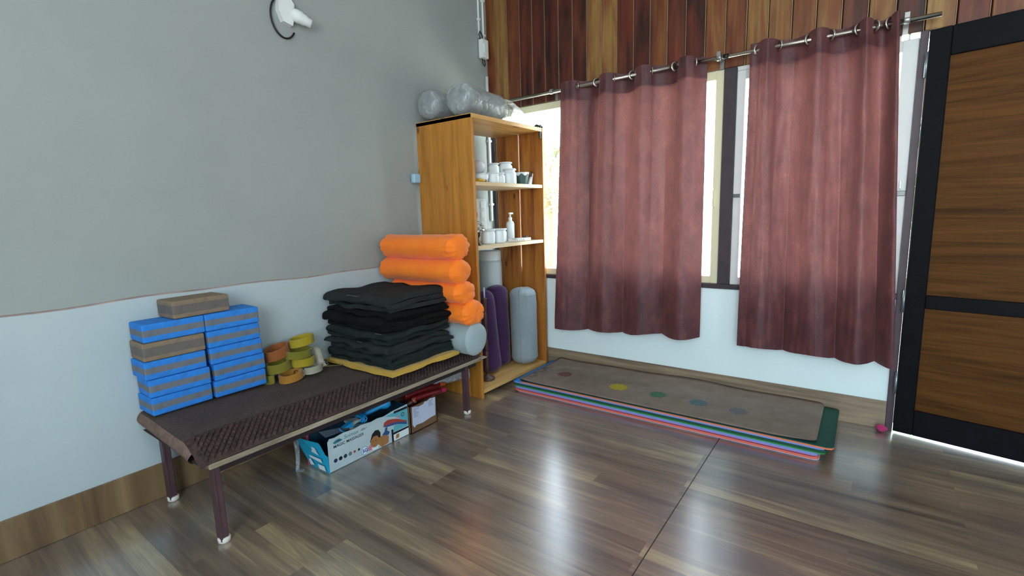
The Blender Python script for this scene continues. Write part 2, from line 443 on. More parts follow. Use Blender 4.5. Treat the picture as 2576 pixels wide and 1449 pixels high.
# ------------------------------------------------------------------ door frame and door
b = B(); b.box(DX0 - .032, DX0 - .002, -.014, .13, 0, DTOP, .002, 1); b.box(DX1, DX1 + .03, -.014, .13, 0, DTOP, .002, 1)
b.box(DX0 - .002, DX1, .0, .13, DTOP - .005, DTOP + .0, .001, 1)
struct(b.build('trim_3', mat('purple_brown_frame_paint', '4c4048', .55, vary=.3, vscale=10)))
b = B()
for z0, z1 in ((.66, .80), (1.30, 1.42), (1.56, 1.78)): b.box(DX0 - .004, DX0 + .001, -.022, -.014, z0, z1, .001, 1)
b.tube([(DX0 - .001, -.0205, .05 + .06 * k) for k in range(31)], .0013, 6)
struct(b.build('trim_4', mat('pale_hinge_strip', 'b8a8a0', .5, .3)))
door = thing('door_1', None, None, (DX0 + .002, -.018, .012), math.radians(-11.5)); struct(door)
DW, DH = .875, 1.925
b = B()
b.box(0, .078, -.018, .018, 0, DH, .003, 1); b.box(DW - .078, DW, -.018, .018, 0, DH, .003, 1)
b.box(.078, DW - .078, -.018, .018, DH - .125, DH, .003, 1)
b.box(.078, DW - .078, -.018, .018, .648, .713, .003, 1)
b.box(.078, DW - .078, -.018, .018, 0, .13, .003, 1)
b.build('door_frame', M_DKFRAME, door)
b = B(); b.box(.07, DW - .07, -.004, .008, .705, DH - .118); b.build('door_panel', M_DOORP, door)
b = B(); b.box(.07, DW - .07, -.004, .008, .122, .655); b.build('door_panel', M_DOORP, door)
b = B()
for z0 in (.62, 1.72, .2): b.cyl((-.003, -.02, z0), (-.003, -.02, z0 + .11), .006, 12)
b.build('hinge', mat('dull_hinge_metal', '8f9a9e', .35, .8), door)
# rag at the foot of the frame
b = B()
def rag(u, v):
    th, ph = 2 * pi * u, pi * (v - .5) * .98
    p = Vector((math.cos(th) * math.cos(ph), math.sin(th) * math.cos(ph), math.sin(ph)))
    k = 1 + .45 * nz(p, 2.2, 3)
    return Vector((2.528 + .024 * k * p.x, -.045 + .018 * k * p.y, .019 + .019 * p.z * min(k, 1.)))
b.grid(rag, 20, 12, wrapu=True)
tag(b.build('rag', fabric('pink_cloth', 'b02868')), 'small crumpled pink rag on the floor at the foot of the door frame', 'rag')

# ------------------------------------------------------------------ outside
b = B(); b.box(-30, 34, .14, 50, -.32, -.3); struct(b.build('ground', mat('pale_yard_concrete', 'c8c8bc', .9, vary=.1, vscale=.5)))
def tree(x, y, h, seed, label):
    t = thing('leafy_tree', label, 'tree', (x, y, -.3)); random.seed(seed)
    s = B(); s.tube([(0, 0, 0), (.05, .02, h * .3), (-.04, .05, h * .6), (.02, 0, h * .8)], .09, 10)
    for k in range(7):
        a = k * 2.4; z = h * (.42 + .06 * k)
        s.tube([(0, .02, z), (.5 * math.cos(a), .5 * math.sin(a), z + .35), (.9 * math.cos(a), .9 * math.sin(a), z + .6)], .03, 6)
    s.build('trunk', mat('tree_bark', '6a5a48', .9), t)
    s = B()
    for k in range(1500):
        d = Vector((random.gauss(0, 1), random.gauss(0, 1), random.gauss(0, 1))).normalized() * random.uniform(.35, 1) * h * .38
        c = Vector((d.x, d.y, d.z * .85 + h * .72)); q = Matrix.Rotation(random.random() * 6.3, 3, Vector((random.random(), random.random(), random.random() + .1)).normalized())
        L = random.uniform(.06, .11)
        s.face([c + q @ Vector(p) * L for p in ((-1, 0, 0), (-.2, -.45, .1), (1, 0, 0), (-.2, .45, .1))])
    tag(s.build('foliage', mat('pale_green_leaves', '8fb07a', .7, vary=.3, vscale=2), t, recalc=False), kind='stuff')
tree(-3.6, 6.6, 3.3, 1, 'pale green leafy tree outside the window, left of the left curtain')
tree(2.75, 6.2, 2.6, 2, 'pale green leafy tree outside, seen past the right edge of the right curtain')

# ------------------------------------------------------------------ curtain rod and curtains
RODY, RODZ = -.085, 1.987
rod = thing('curtain_rod', 'long steel curtain rod fixed to the wooden planks above the window', 'curtain rod', (1.4, RODY, RODZ))
b = B(); b.cyl((-1.15, 0, -.004), (.02, 0, 0), .0125, 20); b.build('rod', mat('steel_rod', 'b8b2a8', .25, 1.), rod)
b = B(); b.cyl((.02, 0, 0), (1.205, 0, -.004), .0105, 20); b.build('rod', MATS['steel_rod'], rod)
for xx in (.28, 1.085, -.80):
    b = B(); b.lathe([(.0165, -.012), (.018, -.008), (.018, .008), (.0165, .012)], M=Matrix.Translation((xx, 0, 0)) @ Matrix.Rotation(pi / 2, 4, 'Y'), seg=20)
    b.box(xx - .009, xx + .009, .012, .072, -.006, .004, .001, 1)
    b.box(xx - .011, xx + .011, .066, .0725, -.045, .03, .001, 1)
    if xx > 0:
        b.box(xx - .010, xx + .010, -.0165, -.0125, .0, .03, .001, 1)
    b.build('bracket', mat('bracket_metal', '9a9a98', .35, .8), rod)
b = B(); b.lathe([(.0135, -.012), (.0135, .012)], M=Matrix.Translation((.315, 0, 0)) @ Matrix.Rotation(pi / 2, 4, 'Y'), seg=20); b.build('joint_sleeve', M_BLACKP, rod)

def curtain(label, x0t, x1t, x0b, x1b, zb0, zb1, cross, first, seed, drift):
    def phase(x):
        if x <= cross[0]: return first * (1 - (cross[0] - x) / (cross[1] - cross[0]))
        for k in range(len(cross) - 1):
            if x <= cross[k + 1]: return k + 1 + (x - cross[k]) / (cross[k + 1] - cross[k]) - (1 - first)
        return len(cross) + (x - cross[-1]) / (cross[-1] - cross[-2]) - (1 - first)
    ztop = RODZ + .034
    N, Mv = 230, 60
    t = thing('curtain', label, 'curtain', ((x0t + x1t) / 2, RODY, RODZ))
    base = Vector(t.location)
    def wv(x):
        s = math.sin(pi * phase(x)); return math.copysign(abs(s) ** .75, s)
    def fun(a, c):
        xt = x0t + (x1t - x0t) * a
        zb = zb0 + (zb1 - zb0) * a + .006 * math.sin(a * 17 + seed)
        w = wv(xt)
        zt = ztop + .005 * max(w, 0) - (.006 if w < 0 else .0) * min(1, -w)
        z = zt + (zb - zt) * c
        k = c * c * (3 - 2 * c)
        xb = x0b + (x1b - x0b) * a
        x = xt + (xb - xt) * c + drift * math.sin(a * pi) * c
        # folds: eyelet wave at the top melting into softer, uneven folds below
        low = .95 * (2 * abs(math.sin(pi * (phase(xt) + .5) / 2)) ** .8 - 1) + .30 * math.sin(a * 9.1 * pi / 2 + seed) + .30 * noise.noise(Vector((a * 7, c * 1.3, seed)))
        amp = .034 * (1 - k) + .044 * k
        y = RODY - amp * (w * (1 - k) + low * k) - .012 * k + .004 * noise.noise(Vector((a * 30, c * 9, seed + 4)))
        x += .006 * math.cos(pi * phase(xt)) * (1 - k)
        y = min(y, -.022)
        return Vector((x, y, z)) - base
    s = B(); s.grid(fun, N, Mv); s.build('cloth', M_CURT, t)
    s = B(); s.grid(lambda a, c: fun(a, c * .072) + Vector((0, .0025, 0)), N, 8); s.build('header_band', M_CURT, t)
    s = B(); s.grid(lambda a, c: fun(a, c * .072) + Vector((0, .0045, 0)), N, 8); s.build('header_lining', M_CURT, t)
    for q, xc in enumerate(cross):
        s = B()
        sgn = 1 if (phase(xc + .01) - phase(xc - .01)) and math.cos(pi * phase(xc)) > 0 else -1
        Mx = Matrix.Translation(Vector((xc, RODY, RODZ)) - base) @ Matrix.Rotation(sgn * math.radians(-38), 4, 'Z') @ Matrix.Rotation(pi / 2, 4, 'Y')
        R1, R2 = .0225, .0070
        pts = []
        for i in range(28):
            pts.append([(Mx @ Vector(((R1 + R2 * math.cos(2 * pi * j / 8)) * math.cos(2 * pi * i / 28), (R1 + R2 * math.cos(2 * pi * j / 8)) * math.sin(2 * pi * i / 28), .0045 * math.sin(2 * pi * j / 8)))) for j in range(8)])
        vv = [[s.bm.verts.new(p) for p in row] for row in pts]
        for i in range(28):
            for j in range(8):
                s._f([s.bm.faces.new((vv[i][j], vv[(i + 1) % 28][j], vv[(i + 1) % 28][(j + 1) % 8], vv[i][(j + 1) % 8]))], True)
        s.build('eyelet', M_CHROME, t)
    return t
curtain('left maroon eyelet curtain, beside the wooden shelf unit', .675, 1.61, .628, 1.615, .338, .388, [.80, .94, 1.056, 1.18, 1.298, 1.44, 1.55], .9, 2.0, .0)
curtain('right maroon eyelet curtain, beside the dark framed door', 1.832, 2.462, 1.835, 2.552, .384, .362, [1.875, 1.972, 2.106, 2.197, 2.308, 2.370, 2.425], 0.05, 5.0, .0)

# ------------------------------------------------------------------ wall fittings
# bulb holder with cable loop
t = thing('bulb_holder', 'white angled bulb holder with a black cable loop, high on the left wall', 'lamp holder', (-.01, -1.615, 2.19))
b = B(); b.prism([(-.045, .075), (.005, .085), (.035, .045), (.03, -.02), (.018, -.06), (-.03, -.05), (-.05, .0)], 'x', .0, .028); b.build('base_plate', M_WHITEP, t)
b = B(); Mh = Matrix.Translation((.03, .03, -.005)) @ Vector((.45, .75, -.42)).to_track_quat('Z', 'Y').to_matrix().to_4x4()
b.lathe([(.020, -.02), (.030, 0), (.032, .03), (.028, .034), (.026, .055), (.022, .06), (.0215, .085), (.019, .085), (.019, .05)], M=Mh, seg=24); b.build('socket', M_WHITEP, t)
b = B(); b.tube([(.012, -.02 + .075 * math.cos(a) * .85, -.03 + .075 * math.sin(a) * 1.25) for a in [math.radians(x) for x in range(95, 335, 12)]], .0045, 8); b.build('cable', M_BLACKP, t)
b = B(); b.box(.0, .018, -.028, .004, .085, .75, .003, 1); b.build('conduit', M_WHITEP, t)

def conduit(name, label, y, z0, z1, rad):
    t = thing(name, label, 'conduit', (-.01, y, z0))
    s = B(); s.cyl((rad, 0, 0), (rad, 0, z1 - z0), rad, 12); s.build('pipe', M_WHITEP, t)
    z = .12
    while z < z1 - z0:
        s = B(); s.box(0, rad * 2 + .004, -rad - .006, rad + .006, z, z + .016, .002, 1); s.build('clip', M_WHITEP, t); z += .24
conduit('cable_conduit', 'thin white cable conduit above the junction box, farther from the room corner', -.105, 2.46, 3., .007)
conduit('cable_conduit', 'white cable conduit right beside the room corner, above the junction box', -.055, 2.36, 3., .008)
conduit('cable_conduit', 'pale conduit in the room corner, running down behind the shelf unit', -.038, 1.12, 2.20, .012)
t = thing('junction_box', 'small white junction box hanging by the room corner with a looped black wire', 'junction box', (-.005, -.085, 2.38))
b = B(); b.box(.004, .045, -.034, .034, -.065, .065, .005, 2); b.build('housing', M_WHITEP, t)
b = B(); b.box(.044, .050, -.022, .012, -.03, .035, .002, 1); b.build('cover', M_WHITEP, t)
b = B(); b.tube([(.02, -.02, .06), (.02, -.045, .09), (.02, -.03, .12), (.015, .0, .1), (.02, .005, .06)], .0035); b.build('cable', M_BLACKP, t)
b = B(); b.tube([(.02, -.015, -.06), (.02, -.01, -.1), (.02, .012, -.115), (.02, .02, -.1), (.015, .012, -.06)], .0035); b.build('cable', M_BLACKP, t)
t = thing('switchboard', 'white switchboard with a red switch on the wall behind the shelf unit', 'switchboard', (0, -.2, 1.17))
b = B(); b.box(-.008, .012, -.075, .085, -.13, .12, .003, 1); b.build('plate', mat('switch_plate', 'c8d2d4', .4), t)
for zz in (-.075, .0, .075):
    for yy in (-.04, .035):
        b = B()
        red = zz == 0 and yy < 0
        if red: b.box(.012, .019, yy - .014, yy + .012, zz - .02, zz + .02, .002, 1)
        else: b.box(.012, .016, yy - .02, yy + .02, zz - .024, zz + .024, .002, 1)
        o = b.build('switch', mat('red_switch', 'c01808', .3) if red else M_WHITEP, t)
        if red: o['label'] = 'red switch'
b = B(); b.box(.0, .035, -.862, -.802, 1.385, 1.445, .012, 3)
tag(b.build('wall_hook', mat('pale_blue_plastic', '9cc4dc', .5)), 'pale blue plastic piece stuck to the wall at the side of the shelf unit', 'hook')

# ------------------------------------------------------------------ shelf unit
SX0, SX1, SY0, SY1 = .012, .478, -.800, -.032
shelf = thing('shelf_unit', 'tall open honey pine shelf unit in the room corner', 'shelf unit', (0, 0, 0))
b = B(); b.box(SX0, SX1, SY0, SY0 + .022, 0, 1.762, .002, 1); b.build('side_panel', M_PINE, shelf)
b = B(); b.box(.085, .284, SY1 - .022, SY1, 0, 1.762, .002, 1); b.box(.293, SX1 + .018, SY1 - .022, SY1, 0, 1.762, .002, 1)
b.build('side_panel', M_PINE_DK, shelf)
b = B(); b.prism([(SX0, SY0), (SX1, SY0), (SX1 + .016, SY1), (.085, SY1)], 'z', 1.740, 1.764); b.build('top_board', M_PINE_H, shelf)
for zt in (1.370, .978): b = B(); b.prism([(SX0, SY0 + .022), (SX1 - .004, SY0 + .022), (SX1 + .012, SY1 - .022), (.083, SY1 - .022)], 'z', zt - .022, zt); b.build('shelf_board', wood_long('pale_board_%d' % int(zt * 100), [(.3, 'c8a878'), (.5, 'd8c4a0'), (.72, 'e4d6bc')], 'y', 1., .5), shelf)
b = B(); b.prism([(SX0, SY0 + .022), (SX1 - .004, SY0 + .022), (SX1 + .012, SY1 - .022), (.083, SY1 - .022)], 'z', .03, .055); b.build('bottom_board', wood_long('yellow_pine_board', [(.3, 'b08040'), (.5, 'd0a868'), (.72, 'dcc088')], 'y', 1., .45, ('8a4a20', 2.)), shelf)
FZ = .055

# ------------------------------------------------------------------ soft goods
def bolster(name, label, cat, p0, p1, rad, fm, seed=0, squash=1., pucker=.0, taper=0., group=None, seam=False, dome=.35, obj=True, parent=None, sag=0., capflat=.0):
    p0 = Vector(p0); p1 = Vector(p1); L = (p1 - p0).length; q = (p1 - p0).to_track_quat('X', 'Z')
    nu, nv = 64, 56
    def fun(a, c):
        th = 2 * pi * a
        # arc-length param over cap-body-cap profile
        e = rad * dome
        s = c * (L + 2 * rad); 
        if s < rad: xx, rr = e * (1 - math.cos((s / rad) * pi / 2)), rad * math.sin((s / rad) * pi / 2) ** .75
        elif s > L + rad: k = (L + 2 * rad - s) / rad; xx, rr = L - e * (1 - math.cos(k * pi / 2)), rad * math.sin(max(k, 0) * pi / 2) ** .75
        else: xx, rr = e + (s - rad) / L * (L - 2 * e), rad
        cap = max(0, 1 - min(s, L + 2 * rad - s) / (rad * 2.2))
        rr *= 1 - taper * (xx / L)
        w = 1 + pucker * cap * (.05 * math.sin(th * 13 + 5 * nz((math.cos(th), math.sin(th), 0), 2, seed)) + .16 * nz((math.cos(th) * 2.6, math.sin(th) * 2.6, xx * 9), 1.4, seed + 2))
        w += pucker * .05 * max(0, xx / L - .45) * math.sin(xx * 55 + 4 * math.sin(th + seed))
        w += .045 * nz((math.cos(th) * .8, math.sin(th) * .8, xx * 5), 1.3, seed)
        y = rr * w * math.cos(th); z = rr * w * math.sin(th)
        z *= squash
        if squash < 1 : y *= 1 + (1 - squash) * .45
        xx += pucker * cap * .012 * nz((y * 30, z * 30, xx * 10), 1., seed)
        z -= sag * math.sin(pi * xx / L)
        return Vector((xx, y, z))
    s = B(); s.grid(fun, nu, nv, wrapu=True)
    o = s.build(name, fm, parent)
    o.matrix_world = Matrix.Translation(p0) @ q.to_matrix().to_4x4()
    if obj: tag(o, label, cat, group)
    return o, fun
M_ORANGE = fabric('orange_cotton', 'ff8410', 'f87808', .25, 180, .75)
M_GREYF = fabric('grey_cotton', '8d9aa0', '84929a', .25, 180, .8)
M_GREYL = fabric('pale_grey_cotton', '9fb2b6', '93a6ac', .2, 180, .8)
M_PURPLE = fabric('purple_cotton', '3d1850', '33123f', .25, 180, .85)

def bolster_thing(name, label, p0, p1, rad, fm, seed, seamdir=None, **kw):
    t = thing(name, label, 'bolster', p0)
    o, fun = bolster('cover', None, None, p0, p1, rad, fm, seed, obj=False, **kw)
    M = o.matrix_world.copy(); o.parent = t; o.matrix_world = Matrix.Identity(4)
    o.matrix_parent_inverse = Matrix.Identity(4)
    o.matrix_basis = Matrix.Translation(-Vector(p0)) @ M
    L = (Vector(p1) - Vector(p0)).length
    if seamdir is not None:
        dl = M.to_3x3().inverted() @ Vector((.35, -.93, 0)); seamdir = (math.atan2(dl.z, dl.y) / (2 * pi)) % 1
        s = B(); s.tube([(M.to_3x3() @ (fun(seamdir, c) * 1.0)) + (M.to_3x3() @ Vector((0, math.cos(2 * pi * seamdir), math.sin(2 * pi * seamdir)))) * .0005 for c in [.02 + .96 * k / 40 for k in range(41)]], .0042, 8)
        s.build('seam_piping', fm, t)
    for cc in (rad * .98, L + rad * 1.02):
        s = B(); s.tube([M.to_3x3() @ fun(a / 40, cc / (L + 2 * rad)) for a in range(40)], .0022, 6, closed=True)
        s.build('cap_piping', fm, t)
    return t
# grey + orange bolsters on the right end of the bench
bolster_thing('bolster', 'grey bolster with a round end lying under the orange bolsters on the bench', (.05, -1.015, .470), (.655, -1.015, .468), .093, M_GREYL, 11, pucker=.1, dome=.3)
ORG = [('orange bolster, lowest of the four orange ones, right on the grey bolster', (.05, -1.025, .625), (.665, -1.03, .625), .086, .84, 1),
       ('orange bolster, second from the bottom of the four orange ones', (.05, -1.065, .742), (.645, -1.075, .745), .080, .80, 2),
       ('orange bolster, second from the top of the four orange ones', (.01, -1.105, .866), (.645, -1.105, .866), .078, .86, 3),
       ('orange bolster, topmost of the four orange ones', (.03, -1.105, .998), (.640, -1.105, 1.000), .080, .86, 4)]
for lab, p0, p1, rad, sq, sd in ORG:
    bolster_thing('bolster', lab, p0, p1, rad, M_ORANGE, sd, pucker=1.0 if sd != 3 else .6, squash=sq, dome=.45)
# standing bolsters in the shelf's lower bay
bolster_thing('bolster', 'grey bolster standing upright at the right end of the shelf unit bottom', (.368, -.155, FZ + .0), (.362, -.150, FZ + .575), .099, M_GREYF, 21, seamdir=.655, pucker=.35, dome=.55)
bolster_thing('bolster', 'purple bolster standing upright between the grey bolster and the leaning one', (.240, -.302, FZ), (.222, -.292, FZ + .60), .083, M_PURPLE, 22, pucker=.3, dome=.6)
bolster_thing('bolster', 'purple bolster leaning behind the turned wooden stand', (.285, -.470, FZ + .004), (.245, -.474, FZ + .59), .084, M_PURPLE, 23, pucker=.4, dome=.7, taper=.12)
b = B(); b.box(.06, .2, -.73, -.555, FZ, FZ + .24, .035, 4)  # near-black rounded box at the left end of the bottom board
tag(b.build('black_block', fabric('near_black_matte', '0e0d10')), 'near-black rounded block on the shelf unit bottom beside the purple bolster', 'bag')
# drum
t = thing('plastic_drum', 'pale grey plastic drum with a lid standing behind the purple bolsters', 'drum', (.104, -.205, FZ))
b = B(); b.lathe([(.080, 0), (.086, .01), (.088, .5), (.086, .76), (.083, .775)], seg=40); b.build('body', mat('pale_grey_plastic', 'b8c6cc', .45), t)
b = B(); b.lathe([(.083, .772), (.083, .84), (.078, .848), (.0, .849)], seg=40, caps=False); b.build('lid', mat('white_lid_plastic', 'd4e0e4', .4), t)
# turned wooden stand
t = thing('turned_wooden_stand', 'turned dark wooden stand holding a white stick on the shelf unit bottom', 'stand', (.365, -.605, FZ))
M_TURN = mat('dark_turned_wood', '5c4038', .4, vary=.4, vscale=14)
b = B(); b.lathe([(.052, 0), (.053, .008), (.046, .016), (.03, .022), (.016, .03), (.013, .04)], seg=32); b.build('base', M_TURN, t)
b = B(); prof = [(.013, .035)]
for zc in (.2, .29, .36, .47): prof += [(.0125, zc - .01), (.0095, zc - .004), (.0095, zc + .004), (.0125, zc + .01)]
prof += [(.0135, .55), (.017, .562), (.012, .566)]
b.lathe(prof, seg=20); b.build('post', M_TURN, t)
b = B(); b.cyl((0, 0, .56), (0, 0, .635), .0055, 12); b.build('white_stick', mat('white_wax', 'b8c8e8', .4), t)

# wrapped bolsters on top of the shelf unit
def wrapped(label, p0, p1, rad, seed, tail=None, sq=.95):
    t = thing('wrapped_bolster', label, 'bolster', p0)
    def add(nm, rr, m, sd, ext, puck):
        q = (Vector(p1) - Vector(p0)).normalized()
        o, fun = bolster(nm, None, None, Vector(p0) - q * ext, Vector(p1) + q * ext, rr, m, sd, obj=False, squash=sq, pucker=puck, dome=.5)
        M = o.matrix_world.copy(); o.parent = t; o.matrix_basis = Matrix.Translation(-Vector(p0)) @ M; return o
    add('bolster_cover', rad, fabric('mid_grey_cotton', '767e80', '6c7476', .2), seed, 0, .2)
    o = add('plastic_wrap', rad * 1.055, M_FILM, seed + 5, .014, .5)
    for v in o.data.vertices:
        n = noise.noise(v.co * 12 + Vector((seed, 0, 0))) * .003 + abs(noise.noise(v.co * 7 + Vector((0, seed, 3)))) * .008
        d = Vector((0, v.co.y, v.co.z)).normalized(); v.co += d * n
    if tail:
        s = B()
        def fn(a, c):
            P = [Vector(x) for x in tail]; k = a * (len(P) - 1); i = min(int(k), len(P) - 2); fr = k - i
            ctr = P[i].lerp(P[i + 1], fr); w = .105 * (1 - .72 * a) ; hh = (.085 * (1 - a) ** 1.1 + .008)
            th = 2 * pi * c
            n = 1 + .22 * noise.noise(Vector((a * 6, math.cos(th) * 1.6, math.sin(th) * 1.6 + seed)))
            return ctr + Vector((math.cos(th) * w * n, .02 * math.cos(th), math.sin(th) * hh * n)) - Vector(p0)
        s.grid(fn, 26, 28); s.build('plastic_tail', plastic_mat('window_lit_plastic_film', 'e6eef2', .55), t)  # tail film whiter than the wrap: window brightness put into its colour
    return t
wrapped('grey bolster in a plastic bag on top of the shelf unit, nearer the wall', (.118, -.805, 1.866), (.118, -.22, 1.862), .088, 31)
wrapped('grey bolster in a clear plastic bag on top of the shelf unit, at its front', (.360, -.785, 1.868), (.330, -.34, 1.864), .092, 33,
        tail=[(.335, -.33, 1.862), (.345, -.24, 1.85), (.365, -.15, 1.825), (.395, -.09, 1.80), (.44, -.05, 1.782)])
t = thing('strap_bundle', 'small bundle of dark green strap hanging over the top right corner of the shelf unit', 'strap', (.478, -.04, 1.765))
b = B(); b.tube([(-.05, -.015, .008), (-.02, -.02, .02), (.0, -.01, .012), (.008, -.015, -.01), (.007, -.03, -.045), (.006, -.02, -.07)], .008, 8, flat=1.6)
b.tube([(-.03, .0, .012), (-.005, .005, .022), (.008, .0, .008), (.008, -.005, -.025), (.006, -.015, -.05)], .006, 8, flat=1.8); b.build('webbing', fabric('dark_green_webbing', '1c2a24'), t)
b = B(); b.tube([(.006 , .006 + .01 * math.cos(a), .0 + .012 * math.sin(a)) for a in [k * pi / 8 for k in range(16)]], .002, 6, closed=True); b.build('buckle', M_CHROME, t)

# ------------------------------------------------------------------ jars and small items
M_JAR = mat('frosted_white_glass', 'dde6ea', .35); M_LID = mat('white_jar_lid', 'd2dade', .45)
def jar_profile(R, H, neck=.78):
    return [(R * .86, 0), (R * .97, .004), (R, .012), (R, H * .66), (R * .94, H * .74), (R * neck, H * .80), (R * neck, H * .88), (R * neck * 1.12, H * .90), (R * neck * 1.14, H), (R * neck * 1.0, H), (R * neck * .96, H * .8), (R * neck * .9, H * .3), (0, H * .28)]
def jar(x, y, z, R, H, label, tilt=None, neck=.78, name='jar', g='white jars on the upper shelf board', lid=False, m=None, cat='jar'):
    t = thing(name, label, cat, (x, y, z), 0, g)
    if tilt: t.rotation_euler = tilt
    s = B(); s.lathe(jar_profile(R, H, neck), seg=32, caps=False); s.face([Vector((R * .86 * math.cos(k * pi / 16), R * .86 * math.sin(k * pi / 16), 0)) for k in range(32)]); s.build('body', m or M_JAR, t)
    s = B(); s.lathe([(R * neck * 1.13, H * .885), (R * neck * 1.22, H * .90), (R * neck * 1.22, H * .96), (R * neck * 1.13, H * .975)], seg=32, caps=False); s.build('rim', M_LID, t)
    if lid: s = B(); s.lathe([(R * neck * 1.2, H), (R * neck * 1.2, H + .012), (0, H + .014)], seg=32); s.build('lid', M_LID, t)
    return t
Z1 = 1.371
t = thing('bowl', 'low white bowl at the left end of the upper shelf board', 'bowl', (.385, -.615, Z1))
b = B(); b.lathe([(.028, 0), (.040, .006), (.047, .03), (.049, .056), (.046, .056), (.043, .03), (.03, .01), (0, .009)], seg=32, caps=False); b.build('body', M_JAR, t)
b = B(); b.lathe([(.0495, .052), (.0515, .055), (.0495, .058), (.046, .056)], seg=32, caps=False); b.build('rim', M_LID, t)
jar(.395, -.505, Z1, .040, .070, 'squat white jar in front row, right of the low bowl', neck=.95)
jar(.385, -.420, Z1, .037, .072, 'small white jar in front row, between the squat jar and the tall bright one', neck=.80)
jar(.392, -.318, Z1, .049, .105, 'bright white wide-mouthed jar in front row, next to the green zigzag pot', neck=.80)
jar(.235, -.425, Z1, .048, .075, 'white jar in the back row under the round white bottle', neck=.9)
jar(.262, -.318, Z1, .045, .072, 'white jar in the back row of the upper board, under the stacked jars', neck=.9)
jar(.285, -.215, Z1, .045, .072, 'white jar at the right end of the back row on the upper board', neck=.9)
jar(.262, -.325, Z1 + .073, .040, .078, 'stacked white jar partly hidden behind the largest stacked jar', neck=.8)
jar(.298, -.232, Z1 + .073, .048, .088, 'largest white jar stacked on top of the others on the upper board', neck=.82)
t = thing('round_bottle', 'round white ball-shaped bottle stacked on the upper board jars', 'bottle', (.225, -.445, Z1 + .078))
b = B(); b.lathe([(.015, 0), (.034, .008), (.045, .03), (.047, .048), (.042, .068), (.03, .082), (.012, .088), (0, .089)], seg=32, caps=False); b.build('body', M_JAR, t)
# zigzag pot
t = thing('plant_pot', 'dark green and white zigzag pot at the right end of the upper shelf board', 'pot', (.385, -.155, Z1))
b = B(); b.lathe([(.030, 0), (.036, .004), (.052, .088), (.048, .088), (.034, .012), (0, .010)], seg=36, caps=False); b.build('body', M_JAR, t)
b = B(); N = 36
for k in range(N):
    a0, a1 = 2 * pi * k / N, 2 * pi * (k + 1) / N
    def zz(k_): return .062 + .018 * abs(((k_ % 6) / 3.) - 1)
    def P(a, z): rr = .0367 + (.052 - .036) * (z - .004) / .084 + .0005; return (rr * math.cos(a), rr * math.sin(a), z)
    b.face([P(a0, .004), P(a1, .004), P(a1, zz(k + 1)), P(a0, zz(k))])
b.build('zigzag_band', mat('dark_green_glaze', '2c4a44', .5), t)
t = thing('folded_card', 'white folded paper cone leaning at the zigzag pot', 'card', (.415, -.098, Z1))
b = B(); b.prism([(-.026, 0), (.012, 0), (.034, .078), (.022, .088), (.012, .06), (-.004, .045)], 'x', -.006, .006); b.build('card', mat('white_card', 'd4d8dc', .6), t)
b = B(); b.tube([(.0065, .004, .06), (.0065, .012, .08), (.0065, .020, .095)], .004, 6, flat=1.4); b.build('clip', mat('dark_clip', '26302c', .5), t)
t = thing('clear_pouch', 'crumpled clear plastic pouch at the left end of the upper shelf board', 'pouch', (.375, -.725, Z1))
b = B()
def pouch(a, c):
    th = 2 * pi * a; z = c * .20; w = .038 * (1 - .55 * c) * (1 + .3 * noise.noise(Vector((math.cos(th) * 1.5, math.sin(th) * 1.5, c * 5))))
    return Vector((w * math.cos(th), w * .9 * math.sin(th), z))
b.grid(pouch, 24, 16, wrapu=True); b.build('film', M_FILM, t)
b = B(); b.box(-.02, .02, -.018, .018, .01, .09, .006, 2); b.box(-.012, .012, -.012, .014, .1, .14, .004, 1); b.build('contents', mat('pale_lilac_packet', 'c0c4dc', .5), t)
t = thing('paint_tube', 'small yellow tube lying at the left end of the upper shelf board', 'tube', (.44, -.685, Z1))
b = B(); b.tube([(0, -.03, .012), (.0, .0, .012), (0, .03, .010)], .010, 12, flat=1.3); b.build('tube', mat('yellow_tube', 'c89c28', .5), t)
b = B(); b.cyl((0, .028, .010), (0, .05, .010), .008, 12); b.build('cap', mat('dark_cap', '3a3428', .5), t)

Z2 = .979
t = thing('ornament_tree', 'small silver-leaved ornament tree at the left end of the middle shelf board', 'ornament', (.410, -.700, Z2))
b = B(); b.lathe([(.026, 0), (.022, .006), (.008, .02), (.006, .045), (.018, .06), (.020, .075), (.010, .085), (0, .086)], seg=20, caps=False); b.build('stem', mat('dark_bronze', '4a382c', .35, .7), t)
b = B(); random.seed(8)
for k in range(70):
    th = random.uniform(0, 2 * pi); ph = random.uniform(-.4, 1.5); rr = .045
    c = Vector((rr * math.cos(th) * math.cos(ph), rr * math.sin(th) * math.cos(ph), .105 + rr * 1.0 * math.sin(ph)))
    q = (c - Vector((0, 0, .09))).to_track_quat('Z', 'Y').to_matrix()
    b.face([c + q @ Vector(p) * .011 for p in ((-1, 0, 0), (0, -.7, .3), (1, 0, 0), (0, .7, -.2))])
tag(b.build('silver_leaves', mat('silver_leaf', 'd0d4d8', .25, .9), t, recalc=False), kind='stuff')
G2 = 'white jars on the middle shelf board'
jar(.372, -.548, Z2, .046, .096, 'white jar next to the silver ornament tree', neck=.92, g=G2)
jar(.385, -.443, Z2, .042, .096, 'white jar in the middle of the middle board, second from the ornament', neck=.92, g=G2)
pj = jar(.300, -.315, Z2, .042, .092, 'white jar with a dark printed mark beside the pump bottle', neck=.86, g=G2)
b = B()
for k in range(7):
    a = -1.05 + k * .09; z0 = .020 + .008 * (k % 3)
    b.face([(.0425 * math.cos(a), .0425 * math.sin(a), z0), (.0425 * math.cos(a + .06), .0425 * math.sin(a + .06), z0 + .002), (.0425 * math.cos(a + .05), .0425 * math.sin(a + .05), z0 + .022), (.0425 * math.cos(a), .0425 * math.sin(a), z0 + .018)])
b.build('printed_mark', mat('dark_print', '3a3c48', .6), pj)
